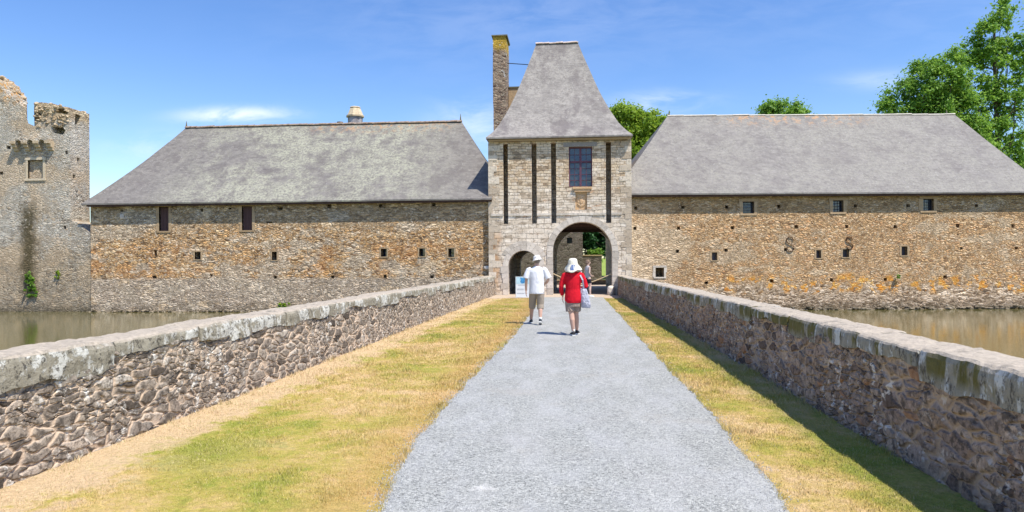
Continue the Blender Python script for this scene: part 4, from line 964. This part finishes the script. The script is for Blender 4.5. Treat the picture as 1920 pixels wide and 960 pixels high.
bush('garden_shrub', 'light green shrub in front of the dark tree behind the arch', (2.35, 61.5, 1.0), (.8, .6, 1.8), 34, .1, M['leaf_mid'])
bush('wall_plant', 'ivy growing on the ruined tower above the water', (-27.5, 33.36, -.08), (.5, .16, 1.3), 34, .06, M['leaf_mid'], 40, 'plant')
bush('wall_plant', 'small tuft growing on the wall between ruin and left wing', (-26.05, 33.36, .87), (.22, .1, .4), 12, .05, M['leaf_bright'], 22, 'plant')
bush('waterside_weed', 'bright green weed at the water line below the left wing', (-14.2, 33.4, -.68), (.42, .2, .28), 14, .05, M['leaf_bright'], 40, 'plant')
bush('wall_plant', 'tiny green plant on the base of the right wing', (16.0, 35.32, .62), (.16, .08, .25), 8, .05, M['leaf_mid'], 25, 'plant')
tree('background_tree', 'far green tree showing right of the courtyard tree through the arch', (8.5, 118, 2.2), 7, .3, [(8.5, 118, 8, 5, 3, 4), (4.5, 118, 5, 4, 2, 3), (5, 118, 11, 5, 3, 3)], 150, .8, 80, .22, M['leaf_dark'])

# ------------------------------------------------------------------ information board
sb = empty('sign_board', (-2.06, 30.35, 0), R(-4), label='white information board with a blue emblem standing before the small arch', cat='sign')
M['print'] = simple('grey print', (.30, .34, .38), .6, .1, 4, 0)
M['signwhite'] = simple('white board', (.80, .84, .86), .5, .03, 4, 0)
def loc_box(name, l, mat, par, j=0):
    b = MB()
    for q in l: b.box(*q, j)
    return b.build(name, mat, par, local=True)
pn = loc_box('panel', [(-.29, .29, -.02, .02, .03, .93)], M['signwhite'], sb)
loc_box('frame', [(-.31, -.29, -.025, .025, 0, .95), (.29, .31, -.025, .025, 0, .95), (-.29, .29, -.025, .025, .93, .95)], simple('pale aluminium', (.55, .6, .62), .4, .05, 4, 0, metal=.3), sb)
loc_box('header', [(-.28, .28, -.024, -.0215, .62, .92)], simple('pale blue header', (.50, .72, .80), .5, .12, 5, 0), pn)
b = MB(); b.prism([(-.1, .70), (-.03, .64), (.05, .655), (.13, .70), (.16, .80), (.14, .90), (.05, .87), (-.02, .89), (-.10, .90), (-.08, .80)], 'y', -.028, -.0245); b.build('emblem', simple('blue emblem', (.06, .27, .55), .5, .35, 14, 0), pn, local=True)
b = MB()
for i, z in enumerate((.575, .55, .40, .375, .35, .21, .19)):
    b = MB()
    x = -.20 if i < 2 else -.24; e_ = (.14, .18, .22, .05, .19, .2, .02)[i]
    while x < e_: ww = random.uniform(.02, .05); b.box(x, x+ww, -.0225, -.0215, z, z+.012); x += ww+.012
    b.build('text_line', M['print'], pn, local=True)
for q in ((-.28, -.25, .0, .33, 0, .02), (.25, .28, .0, .33, 0, .02)): loc_box('leg', [q], simple('pale aluminium', (.55, .6, .62), .4, .05, 4, 0, metal=.3), sb)

# ------------------------------------------------------------------ people
M['skin'] = simple('skin', (.58, .36, .27), .55, .08, 10, .002, spec=.35)
M['skin_pale'] = simple('pale skin', (.66, .45, .37), .55, .08, 10, .002, spec=.35)
def cloth(name, col, fold=.02, sc_=9):
    m = Mat(name); n = m.noise(m.vm('MULTIPLY', m.P, (1.6, 1.6, 1)), sc_, 3, .5, .8); a = tuple(c*.93 for c in col)
    m.base(m.mix(m.noise(m.P, 60, 2), a, col)); m.rough(.9); m.bump(n, fold); return m.m
def limb(b, pts, rad, seg=12):
    """pts with (rx, ry) or r"""
    P = [Vector(p) for p in pts]; rs = []
    for i, p in enumerate(P):
        d = (P[min(i+1, len(P)-1)]-P[max(i-1, 0)]).normalized()
        ax = Vector((1, 0, 0)); ax = (ax-d*ax.dot(d)); ax = ax.normalized() if ax.length > .15 else d.cross(Vector((0, 1, 0))).normalized(); ay = d.cross(ax)
        r = rad[i]; rx, ry = r if isinstance(r, tuple) else (r, r); rs.append((p, ax*rx, ay*ry))
    b.rings(rs, seg)
def hand(b, wrist, d, palm_n, side, sc_=1., curl=.35):
    """fingers hang along d, palm faces palm_n; thumb on the forward side"""
    d = Vector(d).normalized(); n = Vector(palm_n); n = (n-d*n.dot(d)).normalized(); t = d.cross(n)*side
    W = Vector(wrist)
    rs = []
    for f, wd, th in ((0, .026, .019), (.03, .034, .017), (.07, .041, .015), (.09, .038, .012)): rs.append((W+d*f*sc_, t*wd*sc_, n*th*sc_))
    b.rings(rs, 12)
    for i, (o_, L) in enumerate(((.032, .072), (.011, .082), (-.011, .076), (-.031, .058))):
        p0 = W+d*.075*sc_+t*o_*sc_; p1 = p0+d*.035*sc_; k1 = (d+n*curl).normalized(); p2 = p1+k1*(L*.45)*sc_; k2 = (d+n*curl*2.4).normalized(); p3 = p2+k2*(L*.4)*sc_
        b.tube([p0, p1, p2, p3], [.009*sc_, .0088*sc_, .008*sc_, .0062*sc_], 7)
    p0 = W+d*.02*sc_+t*.026*sc_; p1 = p0+(d*.6+t*.8).normalized()*.035*sc_; p2 = p1+(d+t*.35+n*.3).normalized()*.03*sc_; p3 = p2+(d+n*.4).normalized()*.024*sc_
    b.tube([p0, p1, p2, p3], [.012*sc_, .0105*sc_, .009*sc_, .007*sc_], 7)
def head(b, c, r, yaw=0., tilt=0.):
    Rm = Matrix.Rotation(yaw, 3, 'Z')@Matrix.Rotation(tilt, 3, 'X'); c = Vector(c)
    b.ellipsoid(c, (.075*r, .096*r, .115*r), Rm); b.ellipsoid(c+Rm@Vector((0, .03, -.055))*r, (.052*r, .058*r, .065*r), Rm)
    b.tube([c+Rm@Vector((0, .088, .02))*r, c+Rm@Vector((0, .112, -.015))*r, c+Rm@Vector((0, .095, -.03))*r], [.008*r, .014*r, .013*r], 6)
    b.ellipsoid(c+Rm@Vector((0, .088, -.06))*r, (.024*r, .012*r, .009*r), Rm, 8, 5)
    for sg in (-1, 1): b.ellipsoid(c+Rm@Vector((sg*.077, -.005, -.005))*r, (.01*r, .02*r, .031*r), Rm, 8, 5); b.ellipsoid(c+Rm@Vector((sg*.03, .082, .01))*r, (.014*r, .01*r, .008*r), Rm, 8, 5)
def shoe(par, ank, yawdir, pitch, mat, solemat, L=.27):
    """ank: ankle joint (z above floor); heel below ankle; pitch>0 lifts the heel"""
    Y = Matrix.Rotation(yawdir, 3, 'Z'); A = Vector(ank)
    def tr(p): q = Vector(p); q = Matrix.Rotation(-pitch, 3, 'X')@q; return A+Y@q
    h = .085; b = MB(); rs = []
    for (y, z, rx, rz) in ((-.075, -.045, .022, .025), (-.06, -.035, .036, .045), (-.01, -.02, .04, .055), (.05, -.04, .042, .042), (.11, -.052, .047, .032), (.165, -.058, .042, .025), (.195, -.062, .02, .016)):
        rs.append((tr((0, y, z)), Y@Vector((rx, 0, 0)), tr((0, y, z+rz))-tr((0, y, z))))
    b.rings(rs, 12); o = b.build('shoe', mat, par, local=True); remesh(o, .007, 2)
    s_ = MB(); out_ = [(-.034, -.075), (.034, -.075), (.036, 0), (.046, .1), (.038, .17), (.0, .203), (-.04, .17), (-.045, .1), (-.036, 0)]
    n = len(out_); s_.add([tr((x, y, -h)) for x, y in out_]+[tr((x*1.02, y, -h+.024)) for x, y in out_], [tuple(reversed(range(n))), tuple(range(n, 2*n))]+[(i, (i+1) % n, (i+1) % n+n, i+n) for i in range(n)])
    s_.build('sole', solemat, o, local=True)
    return o
M['white_rub'] = simple('white rubber', (.75, .75, .73), .6, .05, 5, 0)
def torso(b, L):   # list of (x, y, z, rx, ry)
    b.rings([((x, y, z), (rx, 0, 0), (0, ry, 0)) for x, y, z, rx, ry in L], 20)

# --- man in white T-shirt
def man():
    p = empty('person', (-.83, 17.55, .008), R(2), label='man in white T-shirt, khaki shorts and white hat walking toward the gate', cat='person', group='visitors on foot')
    b = MB(); hl, hr = (-.095, .03, .90), (.095, 0, .90); kl, kr = (-.125, .17, .50), (.085, .02, .49); al, ar = (-.155, .40, .105), (.085, -.12, .125)
    torso(b, [(0, .01, .82, .14, .10), (0, .01, .95, .15, .105), (0, .01, 1.10, .14, .095), (0, .01, 1.28, .16, .10), (0, .005, 1.40, .15, .085), (0, 0, 1.46, .07, .06)])
    limb(b, [(0, 0, 1.42), (0, .01, 1.50), (0, .02, 1.57)], [.062, .056, .056])
    head(b, (.005, .03, 1.625), .98, R(-8), R(4))
    limb(b, [hl, (-.11, .09, .7), kl, (-.14, .26, .36), al, (-.155, .43, .06)], [.095, .078, .055, .056, .036, .035])
    limb(b, [hr, (.09, .01, .7), kr, (.087, -.05, .36), ar, (.085, -.10, .06)], [.095, .078, .055, .056, .036, .035])
    sl, el, wl = (-.20, .0, 1.40), (-.265, -.02, 1.12), (-.275, .05, .86)
    limb(b, [sl, (-.245, -.01, 1.26), el, (-.272, .02, 1.0), wl], [.052, .046, .038, .036, .025]); hand(b, wl, (0, .12, -1), (1, .0, 0), 1)
    sr, er, wr = (.20, 0, 1.40), (.285, .0, 1.13), (.22, .22, 1.03)
    limb(b, [sr, (.25, 0, 1.27), er, (.26, .11, 1.07), wr], [.052, .046, .038, .036, .025]); hand(b, wr, (-.3, 1, -.1), (0, 0, -1), 1)
    body = b.build('body', M['skin'], p, local=True); remesh(body, .0065, 3)
    s_ = MB(); torso(s_, [(0, .0, .775, .192, .135), (0, 0, .85, .188, .135), (0, 0, 1.0, .18, .13), (0, 0, 1.2, .188, .13), (0, 0, 1.34, .20, .12), (0, 0, 1.41, .165, .10), (0, 0, 1.455, .09, .075), (0, .005, 1.475, .065, .06)])
    limb(s_, [(-.14, 0, 1.39), (-.20, 0, 1.37), (-.245, -.01, 1.27), (-.275, -.015, 1.165)], [.075, .078, .078, .082]); limb(s_, [(.14, 0, 1.39), (.20, 0, 1.37), (.25, 0, 1.27), (.30, .0, 1.165)], [.075, .078, .078, .084])
    o = s_.build('shirt', cloth('white cotton', (.80, .80, .83), .022, 5), p, local=True); remesh(o, .009, 5)
    t = MB(); torso(t, [(0, 0, .76, .165, .13), (0, 0, .84, .17, .125), (0, 0, .93, .165, .12)])
    limb(t, [(-.085, .02, .84), (-.105, .09, .68), (-.12, .17, .50), (-.13, .20, .40)], [.108, .10, .09, .088]); limb(t, [(.085, 0, .84), (.088, .01, .68), (.087, .02, .50), (.088, -.01, .385)], [.108, .10, .09, .088])
    o = t.build('shorts', cloth('khaki cotton', (.36, .30, .235), .022, 5), p, local=True); remesh(o, .009, 3)
    h_ = MB(); c = Vector((.005, .03, 1.66)); Rm = Matrix.Rotation(R(-12), 3, 'Y')@Matrix.Rotation(R(-8), 3, 'X')
    for z, r in (()): pass
    rs = []
    for z, r in ((-.05, .150), (-.035, .135), (-.012, .108), (.01, .104), (.045, .098), (.07, .086), (.088, .06), (.094, .01)): rs.append((c+Rm@Vector((0, 0, z)), Rm@Vector((r*.93, 0, 0)), Rm@Vector((0, r*1.12, 0))))
    h_.rings(rs, 20); o = h_.build('hat', cloth('white sun hat', (.82, .80, .78), .05, 14), p, local=True, smooth=True)
    hb = MB(); hb.ellipsoid((.005, .005, 1.615), (.079, .087, .085)); o = hb.build('hair', simple('grey hair', (.22, .18, .15), .8, .3, 30), p, local=True, smooth=True)
    navy = simple('dark shoe', (.035, .045, .055), .7, .2, 20)
    for a, pt, yw_ in ((al, .0, R(8)), (ar, .32, R(-3))):
        z = .085+(.0 if pt == 0 else .045); shoe(p, (a[0], a[1]+.02, z), yw_, pt, navy, M['white_rub'])
        k = MB(); limb(k, [(a[0], a[1]+.01, z-.02), (a[0], a[1], z+.065)], [.038, .04]); k.build('sock', M['white_rub'], p, local=True, smooth=True)
man()
# --- woman in red jumper
def woman():
    p = empty('person', (.07, 14.95, .008), R(-2), label='woman in red jumper and wide cream sun hat walking on the path', cat='person', group='visitors on foot')
    b = MB(); hl, hr = (-.08, .0, .84), (.08, .02, .84); kl, kr = (-.035, -.02, .47), (.055, .10, .47); al, ar = (.0, -.05, .105), (.075, .22, .10)
    torso(b, [(0, .01, .78, .135, .10), (0, .01, .9, .14, .10), (0, .01, 1.04, .12, .085), (0, .01, 1.2, .14, .09), (0, .0, 1.31, .13, .075), (0, 0, 1.36, .06, .05)])
    limb(b, [(0, 0, 1.32), (0, .01, 1.40), (0, .02, 1.46)], [.052, .047, .047]); head(b, (0, .03, 1.50), .93, R(3), R(6))
    limb(b, [hl, (-.065, -.01, .66), kl, (-.02, -.06, .34), (al[0], al[1], .105), (al[0], al[1]+.02, .06)], [.098, .086, .058, .057, .034, .033]); limb(b, [hr, (.075, .07, .66), kr, (.065, .13, .34), ar, (.075, .24, .06)], [.098, .086, .058, .057, .034, .033])
    wl = (-.225, .04, .845); limb(b, [(-.19, 0, 1.29), (-.235, -.02, 1.07), wl], [.04, .035, .023]); hand(b, wl, (0, .1, -1), (1, 0, 0), 1, .92)
    wr = (.17, .25, .98); limb(b, [(.19, 0, 1.29), (.265, -.01, 1.06), wr], [.04, .035, .023]); hand(b, wr, (-.35, 1, .1), (0, 0, -1), 1, .92, .8)
    body = b.build('body', M['skin'], p, local=True); remesh(body, .0065, 3)
    s_ = MB(); torso(s_, [(.0, .0, .70, .165, .135), (0, 0, .76, .182, .14), (0, 0, .86, .178, .135), (0, 0, 1.0, .158, .118), (0, 0, 1.14, .172, .12), (0, 0, 1.26, .185, .112), (0, 0, 1.33, .16, .095), (0, 0, 1.37, .09, .07), (0, .005, 1.395, .062, .055)])
    limb(s_, [(-.12, 0, 1.31), (-.18, 0, 1.29), (-.225, -.01, 1.18), (-.252, -.02, 1.05), (-.248, .01, .95), (-.23, .035, .865)], [.066, .066, .058, .052, .047, .042])
    limb(s_, [(.12, 0, 1.31), (.18, 0, 1.29), (.235, 0, 1.18), (.275, -.015, 1.06), (.24, .12, 1.02), (.185, .23, .99)], [.066, .066, .06, .055, .048, .042])
    o = s_.build('jumper', cloth('red knit', (.62, .008, .022), .022, 5), p, local=True); remesh(o, .009, 4)
    t = MB(); torso(t, [(0, .01, .62, .15, .13), (0, .01, .72, .165, .13), (0, .01, .82, .16, .12)])
    limb(t, [(-.075, 0, .76), (-.065, 0, .62), (-.058, -.01, .515)], [.105, .104, .10]); limb(t, [(.08, .03, .76), (.075, .07, .62), (.068, .09, .52)], [.105, .10, .096])
    o = t.build('shorts', cloth('taupe cotton', (.36, .27, .22), .05, 9), p, local=True); remesh(o, .009, 3)
    # hat with a deep drooping brim: lathe with a wavy edge
    hb = MB(); c = Vector((0, .02, 1.535)); N = 36; prof = [(.0, .125), (.045, .123), (.08, .108), (.097, .065), (.104, .01), (.116, -.02), (.148, -.06), (.18, -.115), (.186, -.135), (.178, -.130), (.142, -.075), (.108, -.035)]
    for r, z in prof:
        for k in range(N):
            a = 2*math.pi*k/N; wv = 1+(.07*math.sin(3*a+.6)+.04*math.sin(5*a))*max(0, (r-.1)/.09); zz_ = z+(.025*math.sin(2*a+2.2)+.016*math.sin(5*a))*max(0, (r-.1)/.09)
            if r > .1: zz_ -= .02*abs(math.cos(a))*(r-.1)/.09
            hb.v.append(tuple(c+Matrix.Rotation(R(5), 3, 'X')@Vector((r*math.cos(a)*wv, r*1.1*math.sin(a)*wv, zz_))))
    n = len(prof); hb.f = [(i*N+k, i*N+(k+1) % N, (i+1)*N+(k+1) % N, (i+1)*N+k) for i in range(n-1) for k in range(N)]
    hat = hb.build('hat', cloth('cream sun hat', (.80, .75, .62), .02, 16), p, local=True, smooth=True)
    sc2 = MB(); sc2.rings([(c+Vector((0, .0, -.004)), (.106, 0, 0), (0, .115, 0)), (c+Vector((0, 0, .028)), (.101, 0, 0), (0, .11, 0))], 24)
    sc2.prism([(-.05, -.135), (.035, -.14), (.05, -.02), (-.03, -.015)], 'y', -.155, -.135)
    sc2.v = [tuple(v) if i < 48 else (v[0], v[1]+.0, v[2]+c.z) for i, v in enumerate(sc2.v)]
    sm = Mat('blue and white scarf'); sm.base(sm.mix(sm.ss(sm.noise(sm.vm('MULTIPLY', sm.P, (40, 10, 6)), 1, 2), .45, .55), (.12, .2, .45), (.75, .78, .85))); sc2.build('hat_band', sm.m, hat, local=True)
    hr_ = MB(); hr_.ellipsoid((0, .0, 1.48), (.076, .082, .085)); hr_.build('hair', simple('light brown hair', (.32, .22, .13), .7, .3, 30), p, local=True, smooth=True)
    navy = simple('black trainer', (.03, .03, .035), .7, .2, 20)
    for a, pt, yw_ in ((al, .0, R(14)), (ar, .0, R(-6))):
        shoe(p, (a[0], a[1]+.02, .085), yw_, pt, navy, M['white_rub'])
        k = MB(); limb(k, [(a[0], a[1]+.01, .07), (a[0], a[1], .14)], [.037, .038]); k.build('sock', M['white_rub'], p, local=True, smooth=True)
    # tote bag hanging from the right shoulder: carried, so a thing of its own
    bgo = empty('tote_bag', (.07+.25, 14.95-.04, .60), R(-8), label='pale grey cloth tote bag hanging from the shoulder of the woman in red', cat='bag')
    b = MB(); rs = []
    for z, w_, d_, xo in ((0, .08, .03, .03), (.02, .10, .045, .025), (.12, .10, .05, .015), (.25, .088, .042, .0), (.36, .075, .028, -.02), (.42, .06, .014, -.03)): rs.append(((xo, 0, z), (w_, 0, 0), (0, d_, 0)))
    b.rings(rs, 20); o = b.build('bag_body', cloth('grey lavender cotton', (.50, .50, .58), .05, 9), bgo, local=True, smooth=True)
    b = MB(); sp = Matrix.Rotation(R(8), 3, 'Z')
    def strap(x, y): # world of bag local
        tp = Vector((.165-.25, .0+.04, 1.378-.60)); pts = [Vector((x, y, .40)), Vector((x*.6-.02, y*1.2+(.0 if y > 0 else -.07), .60)), Vector((tp.x, tp.y+(.09 if y > 0 else -.09), tp.z-.08)), Vector((tp.x-.0, tp.y, tp.z+.01))]
        for i in range(len(pts)-1):
            a, c2 = pts[i], pts[i+1]; b.add([a+Vector((-.016, 0, 0)), a+Vector((.016, 0, 0)), c2+Vector((.016, 0, 0)), c2+Vector((-.016, 0, 0)), a+Vector((-.016, .006, 0)), a+Vector((.016, .006, 0)), c2+Vector((.016, .006, 0)), c2+Vector((-.016, .006, 0))], [(0, 1, 2, 3), (7, 6, 5, 4), (0, 4, 5, 1), (1, 5, 6, 2), (2, 6, 7, 3), (3, 7, 4, 0)])
    strap(-.02, -.01); strap(-.03, .01); b.build('strap', cloth('pale strap', (.55, .52, .60), .01), bgo, local=True)
woman()
# --- third visitor in front of the arch, turned to the right
def visitor():
    p = empty('person', (.80, 31.05, .008), R(-62), label='short-haired woman in grey sleeveless top and black shorts standing before the main arch', cat='person', group='visitors on foot')
    b = MB(); torso(b, [(0, .01, .78, .13, .10), (0, .01, .9, .135, .10), (0, .01, 1.05, .11, .085), (0, .01, 1.2, .14, .095), (0, .0, 1.33, .13, .075), (0, 0, 1.38, .06, .05)])
    limb(b, [(0, 0, 1.34), (0, .01, 1.42), (0, .02, 1.49)], [.052, .046, .046]); head(b, (0, .035, 1.54), .95, 0, R(-4))
    limb(b, [(-.08, 0, .86), (-.08, -.05, .66), (-.08, -.06, .48), (-.08, -.12, .34), (-.08, -.16, .10), (-.08, -.14, .06)], [.095, .08, .055, .055, .034, .033]); limb(b, [(.08, 0, .86), (.08, .05, .66), (.08, .08, .48), (.08, .06, .34), (.08, .08, .10), (.08, .1, .06)], [.095, .08, .055, .055, .034, .033])
    for sg in (-1, 1):
        w_ = (sg*.13, .13, .93); limb(b, [(sg*.175, 0, 1.34), (sg*.205, -.03, 1.08), w_], [.045, .036, .024]); hand(b, w_, (-sg*.3, 1, .1), (0, 0, -1), sg, .92, .8)
    o = b.build('body', M['skin_pale'], p, local=True); remesh(o, .008, 3)
    s_ = MB(); torso(s_, [(0, 0, .86, .155, .125), (0, 0, .95, .15, .12), (0, 0, 1.08, .135, .11), (0, 0, 1.22, .155, .12), (0, 0, 1.33, .145, .095), (0, 0, 1.39, .10, .07)]); o = s_.build('top', cloth('grey patterned top', (.42, .40, .42), .04, 10), p, local=True); remesh(o, .01, 3)
    t = MB(); torso(t, [(0, 0, .76, .15, .12), (0, 0, .9, .152, .118)]); limb(t, [(-.08, 0, .8), (-.08, -.04, .62)], [.1, .095]); limb(t, [(.08, 0, .8), (.08, .05, .62)], [.1, .095]); o = t.build('shorts', cloth('black shorts', (.02, .02, .03), .03), p, local=True); remesh(o, .01, 2)
    h_ = MB(); h_.ellipsoid((0, .012, 1.57), (.092, .105, .105)); h_.ellipsoid((0, -.045, 1.52), (.082, .06, .09)); o = h_.build('hair', simple('short brown grey hair', (.22, .15, .11), .8, .35, 25), p, local=True); remesh(o, .01, 3)
    for a in ((-.08, -.15, .085), (.08, .09, .085)): shoe(p, a, 0, 0, M['white_rub'], M['white_rub'])
    return p
visitor()
hb = MB(); hb.lump((0, 0, .13), (.07, .12, .13), 21, 3, .12); o = hb.build('hand_bag', simple('black bag', (.02, .02, .025), .6, .2, 10), None, smooth=True, origin=(1.06, 31.14, .78)); 
o.location = (1.06, 31.14, .78); o.data.transform(Matrix.Identity(4)); tag(o, 'small black bag held in front by the woman in the sleeveless top', 'bag')
